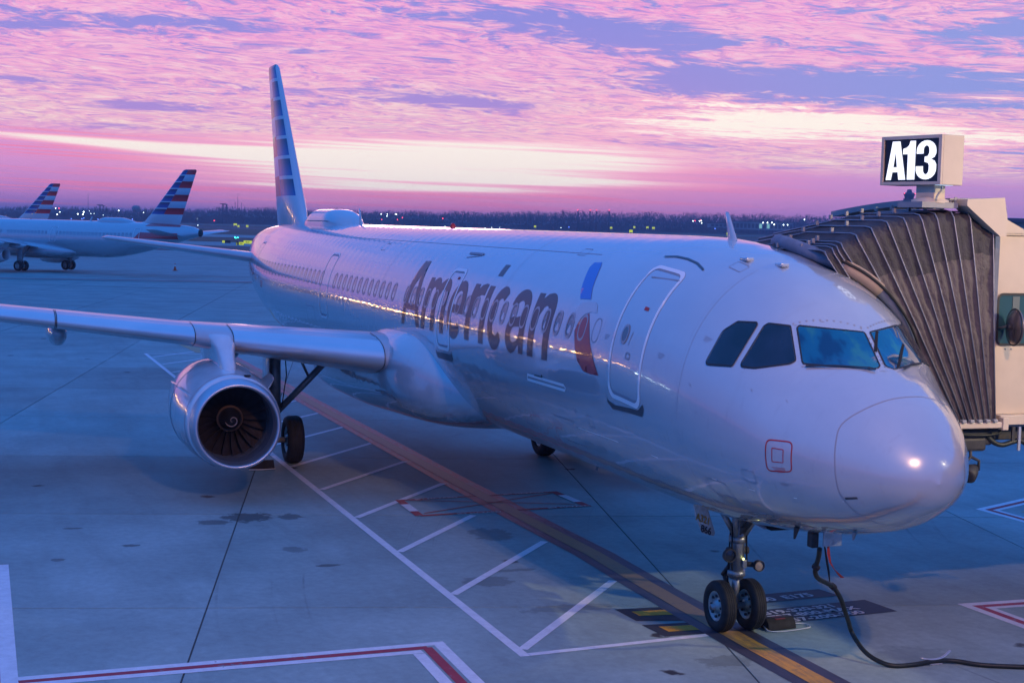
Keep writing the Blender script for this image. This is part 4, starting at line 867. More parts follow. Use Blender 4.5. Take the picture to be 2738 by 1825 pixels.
        # cowl joints, strakes, vent
        for xx, r in ((17.02, 1.006), (18.75, 1.092)):
            bm = bmesh.new(); tube(bm, [(xx, ey + r * math.cos(a), ez + .03 * (xx - 16.3) + r * math.sin(a)) for a in [2 * PI * k / 64 for k in range(65)]], .005, 5, False); obj('cowl_joint', bm, M['line'], eng)
        ntube('cowl_joint', [(xx, ey + s * r * math.cos(-1.2), ez + .03 * (xx - 16.3) + r * math.sin(-1.2)) for xx, r in ((17.05, 1.010), (17.4, 1.049), (18.0, 1.089), (18.7, 1.094))], .012, M['hole'], eng, 5)
        for sd, a0 in ((1, 2.55), (-1, .62)):
            a0 = a0 if s > 0 else PI - a0; a0 = {1: 2.45, -1: .55}[sd]
            n_ = Vector((0, math.cos(a0), math.sin(a0))); r0 = 1.0; bm = bmesh.new()
            pts = [(17.25, 0), (17.35, .12), (17.6, .24), (17.95, .30), (18.35, .30), (18.40, 0)]
            for q in (-.012, .012):
                tv = Vector((0, -n_.z, n_.y)) * q
                vs = [bm.verts.new(Vector((px, ey, ez + .03 * (px - 16.3))) + n_ * (r0 - .01 + (.03 if px > 17.4 else 0) + h) + tv) for px, h in pts]
                bm.faces.new(vs if q > 0 else vs[::-1])
            bmesh.ops.bridge_loops(bm, edges=[e for e in bm.edges]); fixn(obj('nacelle_strake', bm, M['skin'], eng, False))
        nbox('cowl_vent', (16.85, 16.98, ey - s * .28 - .06, ey - s * .28 + .06, ez + .985, ez + 1.012), M['hole'], eng)
        # pylon
        bm = bmesh.new(); R_ = []
        for z, x0, x1, hw in ((2.55, 17.25, 21.6, .17), (2.85, 17.35, 21.8, .19), (3.02, 17.60, 22.0, .20), (3.20, 17.85, 22.2, .24), (3.34, 18.02, 22.2, .34), (3.45, 18.2, 21.5, .38), (3.50, 18.5, 20.5, .25)):
            R_.append([bm.verts.new((x0 + (x1 - x0) * a, ey + hw * bb, z)) for a, bb in ((0, 0), (.012, .45), (.04, .8), (.12, 1), (.6, .9), (1, .1), (1, -.1), (.6, -.9), (.12, -1), (.04, -.8), (.012, -.45))])
        for a, b2 in zip(R_, R_[1:]):
            for k in range(11): bm.faces.new((a[k], a[(k + 1) % 11], b2[(k + 1) % 11], b2[k]))
        bm.faces.new(R_[-1]); fixn(obj('pylon', bm, M['nacelle'], A))
        # main landing gear
        g = obj('main_gear', (lambda bm: (tube(bm, [(21.98, s * 3.79, .62), (21.97, s * 3.79, 1.3)], .085, 14), tube(bm, [(21.97, s * 3.79, 1.25), (21.95, s * 3.82, 3.1)], .15, 16), bm)[-1])(bmesh.new()), M['steel'], A)
        ntube('axle', [(21.98, s * 3.2, .575), (21.98, s * 4.4, .575)], .07, M['steel'], g, 12)
        ntube('side_brace', [(21.95, s * 3.72, 1.30), (21.9, s * 3.0, 2.05), (21.85, s * 2.25, 2.85)], .085, M['steel'], g, 12)
        ntube('side_brace_link', [(21.9, s * 2.95, 2.1), (21.88, s * 3.15, 2.5), (21.9, s * 3.55, 2.9)], .035, M['steel'], g, 8)
        ntube('hydraulic_line', [(21.8, s * 3.6, 2.9), (21.78, s * 3.55, 2.2), (21.82, s * 3.65, 1.4)], .014, M['hole'], g, 6)
        ntube('torque_link', [(22.1, s * 3.79, 1.4), (22.38, s * 3.79, 1.02), (22.08, s * 3.79, .62)], .05, M['steel'], g, 8)
        bm = bmesh.new(); box(bm, 21.55, 22.35, s * 4.02 - .02, s * 4.02 + .02, 1.05, 2.98); bevel(bm, .015); obj('gear_leg_door', bm, M['skin'], g)
        for yy in (3.33, 4.26):
            wheel(g, 21.98, s * yy, .585, .585, .42, s if yy > 4 else -s)
        # tailplane
        V = []; F = []
        for y, xle, c, z in ((.3, 38.5, 4.2, 4.5), (1.0, 38.95, 3.85, 4.57), (3.6, 40.5, 2.75, 4.87), (6.1, 42.03, 1.72, 5.16), (6.26, 42.35, 1.3, 5.18)):
            V += [(xle + u * c, s * y, z - u * c * .02 + w * c * .52 * (1 if y < 6.2 else .3)) for u, w in AF]
        for i in range(4):
            for k in range(na - 1): F.append((i * na + k, i * na + k + 1, (i + 1) * na + k + 1, (i + 1) * na + k))
        F.append(tuple(range(4 * na, 5 * na))); fixn(obj('tailplane', (V, F), M['slat'] if 0 else M['wing'], A))
    # landing gear bay shade and belly seam
    # fin
    V = []; F = []
    secs = [(5.45, 35.0, 6.55, .10), (5.78, 35.9, 5.75, .16), (6.02, 36.75, 5.0, .20), (6.37, 37.12, 4.78, .28), (6.83, 37.62, 4.42, .30)] + [(6.83 + (11.62 - 6.83) * t, 37.62 + 4.38 * t, 4.42 + (1.88 - 4.42) * t, .30) for t in (.2, .4, .6, .8, 1)] + [(11.74, 42.2, 1.66, .2), (11.79, 42.5, 1.2, .05)]
    for z, xle, c, th in secs: V += [(xle + u * c, w * c * (th / .30) * .62, z) for u, w in [(u, (w if w > 0 else 0) if i < 12 else (-AF[24 - i][1] if i > 12 else 0)) for i, (u, w) in enumerate(AF)]]
    for i in range(len(secs) - 1):
        for k in range(na - 1): F.append((i * na + k, i * na + k + 1, (i + 1) * na + k + 1, (i + 1) * na + k))
    F.append(tuple(range((len(secs) - 1) * na, len(secs) * na))); fin = fixn(obj('tail_fin', (V, F), M['tail'], A))
    # nose gear
    ng = obj('nose_gear', (lambda bm: (tube(bm, [(5.07, 0, .34), (5.06, 0, .95)], .06, 14), tube(bm, [(5.06, 0, .80), (5.02, 0, 1.95)], .105, 16), tube(bm, [(5.06, 0, .84), (5.06, 0, .92)], .135, 16), tube(bm, [(5.05, 0, 1.35), (5.05, 0, 1.45)], .135, 16), bm)[-1])(bmesh.new()), M['steel'], A)
    ntube('axle', [(5.07, -.40, .375), (5.07, .40, .375)], .05, M['steel'], ng, 12)
    for yy in (.25, -.25): wheel(ng, 5.07, yy, .385, .385, .225, 1 if yy > 0 else -1)
    for s in (1, -1):
        ntube('drag_strut', [(5.0, s * .06, 1.42), (4.75, s * .22, 1.9)], .04, M['steel'], ng, 10); ntube('side_arm', [(5.03, s * .05, 1.45), (5.05, s * .34, 1.92)], .045, M['steel'], ng, 10)
    ntube('actuator', [(5.0, -.02, 1.50), (4.6, -.05, 1.85)], .05, M['dark'], ng, 10)
    ntube('torque_link', [(5.18, 0, .98), (5.42, 0, .74), (5.16, 0, .46)], .04, M['dark'], ng, 8); ntube('torque_link', [(5.16, .05, 1.0), (5.40, .05, .78)], .03, M['dark'], ng, 8)
    for y, z, r, m in ((-.30, 1.00, .075, 'clampm'), (.20, 1.18, .09, 'glass_side')):
        bm = bmesh.new(); lathe(bm, [(.10, .03), (.04, r * 1.1), (-.03, r * 1.15), (-.035, r), (-.02, r * .95)], (4.92, y, z), 'x', 18); lp = obj('taxi_light', bm, M['dark'], ng)
        ntube('light_bracket', [(4.97, y, z), (5.05, y * .2, z + .02)], .04, M['dark'], lp, 8); bm = bmesh.new(); lathe(bm, [(-.015, r * .98), (-.03, .001)], (4.92, y, z), 'x', 18); obj('lamp_lens', bm, M['swirl'] if y < 0 else M[m], lp)
    bm = bmesh.new(); lathe(bm, [(0, .018), (-.01, .014), (-.014, .001)], (4.93, -.04, 1.115), 'x', 8); obj('lit_indicator', bm, mat('indicator_lamp', (1, 1, .4), .5, emit=(1, 1, .35), estr=3), ng)
    nbox('junction_box', (4.90, 4.95, -.09, -.02, .98, 1.10), M['steel'], ng, .008)
    for p, q in (((5.0, .12, 1.6), (4.95, .13, .95)), ((5.0, -.12, 1.7), (4.93, -.1, 1.05)), ((5.1, .1, 1.5), (5.15, .09, .7))):
        ntube('hydraulic_line', spline([p, ((p[0] + q[0]) / 2 - .04, (p[1] + q[1]) / 2 + .03, (p[2] + q[2]) / 2), q], 5), .014, M['hole'], ng, 6)
    ntube('steering_collar', [(5.05, -.17, 1.22), (5.05, .17, 1.22)], .06, M['dark'], ng, 12)
    nbox('gear_bay_shade', (3.6, 5.55, -.26, .26, 1.82, 1.86), M['hole'], A)  # flat near-black plate, the shade of the open bay put into its colour
    # nose gear doors; the starboard one carries the type and fleet number
    for s in (1, -1):
        if s > 0:
            def ax_(px_, py_, x_=5.28):
                d_ = img(px_, py_); return CAM + d_ * ((x_ - CAM.x) / d_.x)
            P0 = [tuple(ax_(*q_)) for q_ in ((1856, 1350), (1892, 1356), (1912, 1424), (1908, 1432), (1878, 1424), (1861, 1380))]
            bm = bmesh.new(); f0 = [bm.verts.new(q_) for q_ in P0]; f1 = [bm.verts.new((q_[0] + .025, q_[1], q_[2])) for q_ in P0]; bm.faces.new(f0); bm.faces.new(f1[::-1])
            for k in range(6): bm.faces.new((f0[k], f0[(k + 1) % 6], f1[(k + 1) % 6], f1[k]))
            bmesh.ops.recalc_face_normals(bm, faces=bm.faces); gd = obj('nose_gear_door', bm, M['skin'], A, False)
            r_ = (ax_(1897, 1385) - ax_(1862, 1371)); u_ = r_.cross(Vector((1, 0, 0))); u_ = u_ if u_.z > 0 else -u_; u_ = u_ + r_.normalized() * -.30 * u_.length
            text_obj('fleet_number', 'A321', .150, ax_(1860, 1388, 5.272), r_, u_, mat('ochre_type_digits', (.42, .22, .03), .5), gd, .004, .80)
            text_obj('fleet_number', '866', .150, ax_(1873, 1419, 5.272), r_, u_, M['title'], gd, .005, .85)
        else:
            bm = bmesh.new(); P0 = [(5.42, -.34, 1.90), (4.92, -.36, 1.87), (4.82, -.52, 1.62), (5.25, -.52, 1.60)]; f = bm.faces.new([bm.verts.new(q_) for q_ in P0]); e = bmesh.ops.extrude_face_region(bm, geom=[f]); bmesh.ops.translate(bm, verts=[v for v in e['geom'] if isinstance(v, bmesh.types.BMVert)], vec=(0, -.025, 0)); bmesh.ops.recalc_face_normals(bm, faces=bm.faces); obj('nose_gear_door', bm, M['dark'], A, False)
    # ground power receptacle flap under the nose
    nbox('power_flap', (2.50, 2.54, -.20, .08, 1.81, 2.02), M['skin'], A, .012)
    text_obj('flap_marking', '2', .09, (2.495, -.04, 1.84), (0, -1, 0), (0, 0, 1), M['line'], A)
    nbox('power_plug', (2.62, 2.76, .08, .19, 1.77, 1.98), M['dark'], A, .02)
    ntube('door_edge', [(4.95, .30, 1.90), (3.7, .30, 1.84)], .02, M['line'], A, 6)
    return A
def wheel(parent, x, y, z, R, w, out):
    bm = bmesh.new(); h = w / 2; rr = R * .56
    lathe(bm, [(-h * .62, rr), (-h * .92, rr + .03), (-h, R * .78), (-h * .88, R * .93), (-h * .6, R * .988), (-h * .5, R), (-h * .32, R), (-h * .29, R * .985), (-h * .25, R), (-h * .03, R), (0, R * .985), (h * .03, R), (h * .25, R), (h * .29, R * .985), (h * .32, R), (h * .5, R), (h * .6, R * .988), (h * .88, R * .93), (h, R * .78), (h * .92, rr + .03), (h * .62, rr)], (x, y, z), 'y', 40)
    t = fixn(obj('tyre', bm, M['rubber'], parent))
    for s in (1, -1):
        bm = bmesh.new(); lathe(bm, [(s * h * .70, rr + .012), (s * h * .74, rr - .012), (s * h * .5, rr * .84), (s * h * .34, rr * .58), (s * h * .46, rr * .42), (s * h * .80, rr * .34), (s * h * .84, rr * .2), (s * h * .84, .001)], (x, y, z), 'y', 28); rm = fixn(obj('rim', bm, M['rim'], t))
        bm = bmesh.new()
        for k in range(8):
            a = 2 * PI * k / 8; c = Vector((x + math.cos(a) * rr * .72, y + s * h * .44, z + math.sin(a) * rr * .72)); lathe(bm, [(0, .022), (s * .03, .02), (s * .032, .001)], c, 'y', 6)
        b_ = obj('wheel_nuts', bm, M['dark'], rm); b_['kind'] = 'stuff'
    return t
plane = build_airliner()
ORD = 'first second third fourth fifth sixth seventh eighth ninth tenth eleventh twelfth thirteenth fourteenth'.split()
# ------------------------------------------------------------------ jet bridge
J = thing('jet_bridge', 'cream jet bridge with grey concertina canopy docked against the far side of the nose', 'jet bridge', (3.45, -5.2, 0)); J.location = (0, 0, 0)
nbox('cab_wall', (3.45, 3.53, -7.6, -3.20, 3.42, 6.03), M['cream'], J, .01)
nbox('cab_wall', (7.5, 7.58, -7.6, -3.20, 3.42, 6.03), M['cream'], J, .01)
nbox('cab_wall', (3.54, 7.49, -7.6, -7.52, 3.42, 6.03), M['cream'], J, .01)
nbox('cab_floor', (3.50, 7.5, -7.6, -2.30, 3.22, 3.40), M['bgrey'], J)
nbox('cab_roof', (3.42, 7.6, -7.62, -3.22, 6.035, 6.10), M['cream'], J, .01)
nbox('corner_post', (3.42, 3.50, -3.22, -3.13, 3.40, 6.02), M['foam'], J, .01)
nbox('bumper', (3.20, 3.46, -3.30, -1.98, 3.25, 3.34), M['cream'], J, .015)
nbox('bumper', (3.30, 3.46, -7.6, -3.28, 3.28, 3.42), M['cream'], J, .01)
nbox('bumper_bracket', (3.18, 3.30, -3.34, -3.24, 3.22, 3.40), M['cream'], J, .01)
for k in range(8): nbox('hoop_pivot', (3.16, 3.24, -3.14 + .135 * k, -3.07 + .135 * k, 3.34, 3.385), M['bgrey'], J, .01)
def prism(name, P, x0, x1, m, par):
    bm = bmesh.new(); a = [bm.verts.new((x0, y, z)) for y, z in P]; c = [bm.verts.new((x1, y, z)) for y, z in P]
    bm.faces.new(a); bm.faces.new(c[::-1])
    for i in range(len(P)): bm.faces.new((a[i], a[(i + 1) % len(P)], c[(i + 1) % len(P)], c[i]))
    bmesh.ops.recalc_face_normals(bm, faces=bm.faces); return obj(name, bm, m, par, False)
prism('hood_gusset', [(-2.40, 6.53), (-3.03, 6.57), (-3.09, 6.30), (-3.09, 6.02), (-2.98, 6.02), (-2.40, 6.44)], 3.12, 3.46, M['cream'], J)
prism('hood_side', [(-3.095, 6.36), (-3.62, 6.12), (-3.62, 6.07), (-3.095, 6.07)], 3.40, 3.46, M['cream'], J)
# curved roof brim running aft over the canopy
V = []; F = []; NB_ = 12
for i in range(NB_ + 1):
    t = i / NB_; x = 3.47 + 3.2 * t; z = 6.545 + .015 * math.sin(PI * t) - .19 * t ** 1.7
    V += [(x, -2.36, z), (x, -2.36, z - .085), (x, -3.25, z - .06), (x, -3.25, z + .03)]
for i in range(NB_):
    for k in range(4): F.append((i * 4 + k, i * 4 + (k + 1) % 4, i * 4 + 4 + (k + 1) % 4, i * 4 + 4 + k))
F += [(0, 3, 2, 1), (NB_ * 4, NB_ * 4 + 1, NB_ * 4 + 2, NB_ * 4 + 3)]
fixn(obj('roof_brim', (V, F), M['bgrey'], J, False))
nbox('roof_seam', (3.36, 3.375, -2.40, -2.36, 6.44, 6.56), M['bgrey'], J)
# canopy hoops
HT = [(-2.92, 6.20), (-2.52, 6.36), (-2.24, 6.37), (-1.97, 6.34), (-1.72, 6.31), (-1.46, 6.26), (-1.19, 6.20), (-.94, 6.11), (-.70, 6.01), (-.47, 5.89), (-.40, 5.85), (-.33, 5.82), (-.22, 5.77)]
hoops = []
for i, (y, z) in enumerate(HT):
    yb = -3.13 + .090 * i; xk = 4.75 - .03 * max(i - 6, 0)
    pts = [(3.22, yb, 3.36), (3.21, yb + (y - yb) * .5 + .012, 3.36 + (z - 3.36) * .5), (3.20, y, z - .10), (3.27, y, z - .02), (3.40, y, z), (xk - .1, y, z), (xk + .1, y, z - .03), (6.45, y, z - .30 + .012 * i), (6.6, y, z - .42), (6.62, (y + yb) / 2, 4.7), (6.62, yb, 3.36)]
    hoops.append([Vector(p) for p in pts])
    h = ntube('canopy_hoop', pts, .0105 if i < 9 else .009, M['tube'], J, 8)
    for xx in (3.9, xk): nbox('hoop_clip', (xx - .02, xx + .02, y - .02, y + .02, z + .01, z + .075), M['bgrey'], h)
last = [Vector(p) for p in ((3.25, -1.93, 3.45), (3.2, -1.72, 4.7), (3.25, -.62, 5.60), (3.30, -.50, 5.68), (3.45, -.38, 5.74), (4.4, -.25, 5.88), (4.8, -.30, 5.88), (6.2, -.9, 5.62), (6.6, -1.2, 5.4), (6.7, -1.8, 4.7), (6.7, -1.98, 3.45))]
rng = random.Random(3)
def resample(P, n):
    L = [0]
    for a, b2 in zip(P, P[1:]): L.append(L[-1] + (b2 - a).length)
    out = []
    for k in range(n):
        d = L[-1] * k / (n - 1); i = max(j for j in range(len(L)) if L[j] <= d + 1e-9); i = min(i, len(P) - 2); out.append(P[i].lerp(P[i + 1], (d - L[i]) / max(L[i + 1] - L[i], 1e-6)))
    return out
al = hoops + [last]; NP = 66
for i in range(len(al) - 1):
    a, b2 = resample(al[i], NP), resample(al[i + 1], NP); V = []; F = []; nc = 9; ph = rng.random() * 6
    for k in range(NP):
        w_ = (b2[k] - a[k]); g = w_.length
        cen = Vector((4.9, a[k].y, 4.4)); inn = (cen - a[k]); inn.y = 0; inn.normalize()
        for j in range(nc):
            t = j / (nc - 1); s = abs(math.sin(2 * PI * t)) * .75 + .25 * math.sin(PI * t); fold = (.08 * g + .018) * s * (1 + .3 * math.sin(k * .9 + ph + 3 * t)) + .016 * math.sin(k * 1.9 + ph * 2 + 5 * t) * s * min(1, g * 3) + .010 * math.sin(k * .7 + 9 * t + ph) * min(1, g * 3)
            V.append(a[k] + w_ * t + inn * (fold + .012))
    F = [(k * nc + j, k * nc + j + 1, (k + 1) * nc + j + 1, (k + 1) * nc + j) for k in range(NP - 1) for j in range(nc - 1)]
    o = obj('canopy_panel', (V, F), M['fabric'], J, True, [M['fabric'], M['fabric2']])
    for f in o.data.polygons:
        c = f.center
        if c.z > 5.72 - .04 * i + .05 * math.sin(i): f.material_index = 1
# foam closing pad hugging the fuselage
pad = [S(x, t, .10) for x, t in ((6.9, 2.5), (6.2, 2.15), (5.4, 1.90), (4.5, 1.72), (3.6, 1.74), (3.32, 1.86), (3.22, 2.05), (3.18, 2.3), (3.16, 2.6), (3.15, 2.95), (3.15, 3.3))]
sp = spline(pad, 4); bm = bmesh.new(); tube(bm, sp, [.10 if i < 24 else max(.06, .10 - .006 * (i - 24)) for i in range(len(sp))], 12); obj('foam_pad', bm, M['foam'], J)
bm = bmesh.new(); tube(bm, sp[20:27], .104, 12); obj('pad_cover', bm, M['tan'], J)
bm = bmesh.new(); tube(bm, [p + Vector((-.10, .02, .05)) for p in sp[16:40]], .022, 6); obj('pad_piping', bm, M['black'], J)
# window, mirror, underside
wl = rrect(-4.20, -3.23, 4.43, 5.20, .10)
wn = decal('cab_window', [inset(wl, .03)], M['glassg'], J, lambda u, v: Vector((3.443, u, v)), .5, None, False)
decal('window_frame', [wl, inset(wl, .035)], M['seal'], wn, lambda u, v: Vector((3.432, u, v)), .5, None, False)
nbox('blind', (3.435, 3.44, -3.62, -3.50, 4.50, 5.15), mat('pale_blind', (.12, .16, .16), .6), wn)
mc = Vector((3.16, -3.33, 4.72)); ax = Vector((.22, .97, .02)).normalized(); _, mu, mw = frame_at(ax); bm = bmesh.new(); R_ = []
for r, h in ((.26, -.03), (.265, 0), (.24, .02), (.16, .045), (.06, .055), (.002, .056)): R_.append([bm.verts.new(mc + ax * h + mu * r * math.cos(t) + mw * r * math.sin(t)) for t in [2 * PI * k / 32 for k in range(32)]])
for a, b2 in zip(R_, R_[1:]):
    for k in range(32): bm.faces.new((a[k], a[(k + 1) % 32], b2[(k + 1) % 32], b2[k]))
mr = fixn(obj('convex_mirror', bm, M['mirror'], J)); bm = bmesh.new(); tube(bm, [mc + mu * .262 * math.cos(2 * PI * k / 32) + mw * .262 * math.sin(2 * PI * k / 32) for k in range(33)], .012, 6, False); obj('mirror_rim', bm, M['seal'], mr)
ntube('mirror_arm', [tuple(mc - ax * .02), (3.3, -3.30, 4.72), (3.46, -3.26, 4.68)], .016, M['steel'], mr); bm = bmesh.new(); tube(bm, [mc + ax * .05, mc + ax * .10], [.05, .04], 10); obj('mirror_boss', bm, M['dark'], mr)
nbox('side_girder', (3.55, 3.85, -4.9, -3.28, 3.02, 3.24), M['dark'], J, .02); nbox('side_girder', (3.35, 3.9, -3.20, -2.52, 2.98, 3.21), M['dark'], J, .03)
nbox('drive_box', (3.32, 3.8, -3.08, -2.60, 2.90, 3.10), M['dark'], J, .04)
fl = ntube('lamp_bracket', [(3.36, -2.82, 2.98), (3.36, -2.84, 2.82), (3.34, -2.74, 2.74), (3.34, -2.74, 2.66)], .022, M['dark'], J); ntube('lamp_bracket', [(3.36, -2.84, 2.82), (3.34, -2.97, 2.76), (3.34, -2.97, 2.62)], .022, M['dark'], J)
bm = bmesh.new(); tube(bm, [(3.40, -2.97, 2.66), (3.36, -2.86, 2.61), (3.30, -2.76, 2.55), (3.29, -2.74, 2.54)], [.05, .11, .125, .10], 14); obj('work_lamp', bm, M['dark'], J)
ntube('hose', spline([(3.36, -3.10, 3.12), (3.34, -3.22, 3.02), (3.33, -3.36, 2.985), (3.33, -3.52, 3.02), (3.33, -3.66, 3.04), (3.33, -3.80, 2.97), (3.33, -3.95, 2.80)], 6), .037, M['cable'], J, 10)
ntube('hose', spline([(3.3, -2.50, 3.0), (3.25, -2.60, 2.82), (3.25, -2.66, 2.92), (3.3, -2.62, 3.08)], 6), .014, M['cable'], J, 6); ntube('hose', spline([(3.3, -2.6, 3.16), (3.28, -2.9, 3.14), (3.3, -3.25, 3.16), (3.32, -3.34, 3.28)], 6), .016, M['cable'], J, 6)
nbox('hose_strap', (3.28, 3.31, -3.64, -3.60, 2.90, 3.25), M['clampm'], J); nbox('hose_strap', (3.30, 3.33, -3.55, -3.50, 3.0, 3.25), M['dark'], J)
for yy in (-3.42, -3.52): bm = bmesh.new(); lathe(bm, [(0, .014), (-.012, .012), (-.014, .001)], (3.452, yy, 4.38), 'x', 8); obj('bolt', bm, M['bgrey'], J)
# off-frame tunnel and support so the cab does not hang in the air
nbox('tunnel', (-9, 3.4, -11.2, -8.3, 3.4, 6.0), M['cream'], J); nbox('rotunda', (2.5, 8.0, -11.6, -7.65, 3.3, 6.1), M['cream'], J, .05)
nbox('support_column', (4.6, 5.4, -10.4, -9.6, .9, 3.3), M['bgrey'], J); nbox('wheel_carriage', (4.2, 5.8, -10.9, -9.1, .3, .9), M['dark'], J, .05)
for yy in (-10.8, -9.2): bm = bmesh.new(); lathe(bm, [(-.15, .3), (-.15, .5), (.15, .5), (.15, .3)], (5.0, yy, .5), 'y', 20); obj('carriage_wheel', bm, M['rubber'], J)
# ------------------------------------------------------------------ gate sign
tl = at_z(2028 * 1.1641, 315 * 1.1641, 7.42); tr = at_z(2167 * 1.1641, 308 * 1.1641, 7.42)
r_ = (tr - tl); r_.z = 0; wS = r_.length; r_.normalize(); n_ = Vector((0, 0, 1)).cross(r_) * -1
if n_.dot(CAM - tl) < 0: n_ = -n_
H = .70; dp = .42; tl.z = 7.42
G = thing('gate_sign', 'lit box sign reading A13 on a post above the jet bridge roof', 'sign'); G.location = (0, 0, 0)
def sb(name, u0, u1, v0, v1, d0, d1, m, bv=0, par=None):
    bm = bmesh.new(); vs = [bm.verts.new(tl + r_ * u + Vector((0, 0, v)) - n_ * d) for u in (u0, u1) for v in (v0, v1) for d in (d0, d1)]
    for f in ((0, 1, 3, 2), (4, 6, 7, 5), (0, 4, 5, 1), (2, 3, 7, 6), (0, 2, 6, 4), (1, 5, 7, 3)): bm.faces.new([vs[i] for i in f])
    bmesh.ops.recalc_face_normals(bm, faces=bm.faces)
    if bv: bevel(bm, bv)
    return obj(name, bm, m, par or G, False)
sb('sign_box', 0, wS, -H, 0, .02, dp, M['cream'], .008)
for a in ((0, .05, -H, 0), (wS - .06, wS, -H, 0), (.05, wS - .06, -H, -H + .045), (.05, wS - .06, -.05, 0)): sb('sign_rim', *a, -.02, .018, M['cream'], .004)
fc = sb('sign_face', .05, wS - .06, -H + .045, -.05, .005, .018, M['signface'])
gx0, gy0, gh = .095, -H + .075, H - .15; sc = (wS - .06 - .05 - .075) / 1.27
GL = {'A': [[(0, 0), (.135, 0), (.165, .20), (.30, .20), (.325, 0), (.50, 0), (.34, 1), (.145, 1)], [(.185, .33), (.275, .33), (.235, .72)]],
      '1': [[(.54, 0), (.73, 0), (.73, 1), (.595, 1), (.57, .90), (.51, .83), (.42, .80), (.42, .66), (.54, .66)]],
      '3': [arc(1.0, .74, .24, .26, 175, 0, 10)[0:] + [(1.24, .66), (1.20, .57), (1.12, .52), (1.21, .47), (1.25, .38)] + arc(1.0, .27, .25, .27, 0, -175, 12) + [(.75, .34), (.93, .34)] + arc(1.0, .26, .07, .13, 180, 360, 6) + [(1.07, .36), (1.05, .42), (.96, .45), (.96, .58), (1.04, .60), (1.07, .68)] + arc(1.0, .76, .07, .11, 0, 180, 6) + [(.93, .66), (.76, .66)]]}
for ch, L in GL.items(): decal('sign_character', L, M['letter'], fc, lambda u, v: tl + r_ * (gx0 + u * sc) + Vector((0, 0, gy0 + v * gh)) + n_ * .003, 2, None, False)
pc = tl + r_ * (wS * .66) - n_ * (dp * .5)
sb('sign_post', wS * .53, wS * .83, -H - .34, -H, .08, .30, M['cream'], .01)
bm = bmesh.new(); lathe(bm, [(-.04, .26), (0, .26), (.04, .16)], (pc.x + n_.x * .02, pc.y, 6.47 + .04), 'z', 24); obj('post_flange', bm, M['cream'], G)
sb('under_light', wS * .86, wS * 1.0 - .06, -H - .006, -H, .05, .3, mat('sign_under_light', (.7, .8, .9), .5, emit=(.6, .8, 1), estr=.8))
q = tl + r_ * (wS * .90) - n_ * .14; ntube('sign_cable', spline([(q.x, q.y, 7.42 - H), (q.x, q.y, 6.66), (q.x + .02, q.y + .05, 6.58), (q.x + .02, q.y + .07, 6.50)], 5), .014, M['steel'], G, 6)
nbox('roof_stand', (pc.x - .25, pc.x + .35, pc.y - .3, pc.y + .3, 6.40, 6.48), M['bgrey'], G)
# ------------------------------------------------------------------ ground power cable, chocks, streamers
Rz = lambda a: (2000 + .2551 * a[0], 1300 + .2551 * a[1]); Rg = lambda a: (2000 + .31365 * a[0], 1560 + .31365 * a[1])
cp = [at_z(*Rz((750, 650)), 1.80), at_z(*Rz((742, 730)), 1.68), at_z(*Rz((712, 840)), 1.52), at_z(*Rz((706, 905)), 1.42), at_z(*Rz((740, 965)), 1.31), at_z(*Rz((830, 1012)), 1.20), at_z(*Rz((890, 1045)), 1.12), at_z(*Rz((940, 1115)), 1.02), at_z(*Rz((978, 1190)), .90), at_z(*Rz((1012, 1290)), .75), at_z(*Rz((1055, 1420)), .52), at_z(*Rg((880, 400)), .36), at_z(*Rg((930, 490)), .24), at_z(*Rg((1000, 580)), .14), at_z(*Rg((1100, 650)), .07), at_z(*Rg((1230, 695)), .035), at_z(*Rg((1400, 688)), .035), at_z(*Rg((1600, 657)), .05), at_z(*Rg((1760, 655)), .045), at_z(*Rg((2000, 690)), .035), at_z(*Rg((2353, 706)), .035), at_z(*Rg((2800, 715)), .035)]
gp = tag(ntube('ground_power_cable', spline(cp, 6), .033, M['cable'], None, 12), 'thick black power cable hanging from under the nose and trailing right over the concrete', 'cable')
for i, t in ((6, 0), (2, 0)): bm = bmesh.new(); tube(bm, [cp[i] + Vector((0, .03, .02)), cp[i], cp[i] - Vector((0, .03, .03))], .045, 10); obj('cable_tape', bm, M['strap'], gp)
bm = bmesh.new(); c = cp[17]; tube(bm, spline([c + Vector((-.02, .26, .07)), c + Vector((0, .12, .035)), c + Vector((0, 0, .03)), c + Vector((0, -.12, .055)), c + Vector((.02, -.25, .13))], 4), .026, 8, True, 0, .4); sd = obj('cable_saddle', bm, M['clampm'], gp)
nbox('saddle_foot', (c.x - .02, c.x + .02, c.y - .1, c.y + .1, .004, .03), M['clampm'], gp)
def ribbon3(name, pts, w, m, label, cat):
    V = []; 
    for i, p in enumerate(pts): ww = w[i] if isinstance(w, list) else w; V += [p + Rv * ww / 2, p - Rv * ww / 2]
    return tag(fixn(obj(name, (V, [(2 * i, 2 * i + 1, 2 * i + 3, 2 * i + 2) for i in range(len(pts) - 1)]), m)), label, cat)
o = ribbon3('plug_strap', [at_z(*Rz((803, 622)), 1.82), at_z(*Rz((825, 770)), 1.60), at_z(*Rz((845, 890)), 1.38), at_z(*Rz((858, 1015)), 1.18)], [.02, .03, .03, .012], M['strap'], 'thin black strap stretched from the power flap down to the cable', 'strap')
o = ribbon3('streamer', [at_z(*Rz((842, 622)), 1.82), at_z(*Rz((845, 700)), 1.72), at_z(*Rz((862, 795)), 1.60), at_z(*Rz((905, 865)), 1.50), at_z(*Rz((950, 915)), 1.42), at_z(*Rz((990, 955)), 1.35)], [.03, .04, .028, .008, .04, .055], M['ribbon'], 'narrow red warning streamer hanging under the nose beside the cable', 'streamer')
ck = thing('wheel_chock', 'black rubber wheel chock with red patch and white rope beside the nose wheel', 'wheel chock', (5.02, -.66, 0), .10)
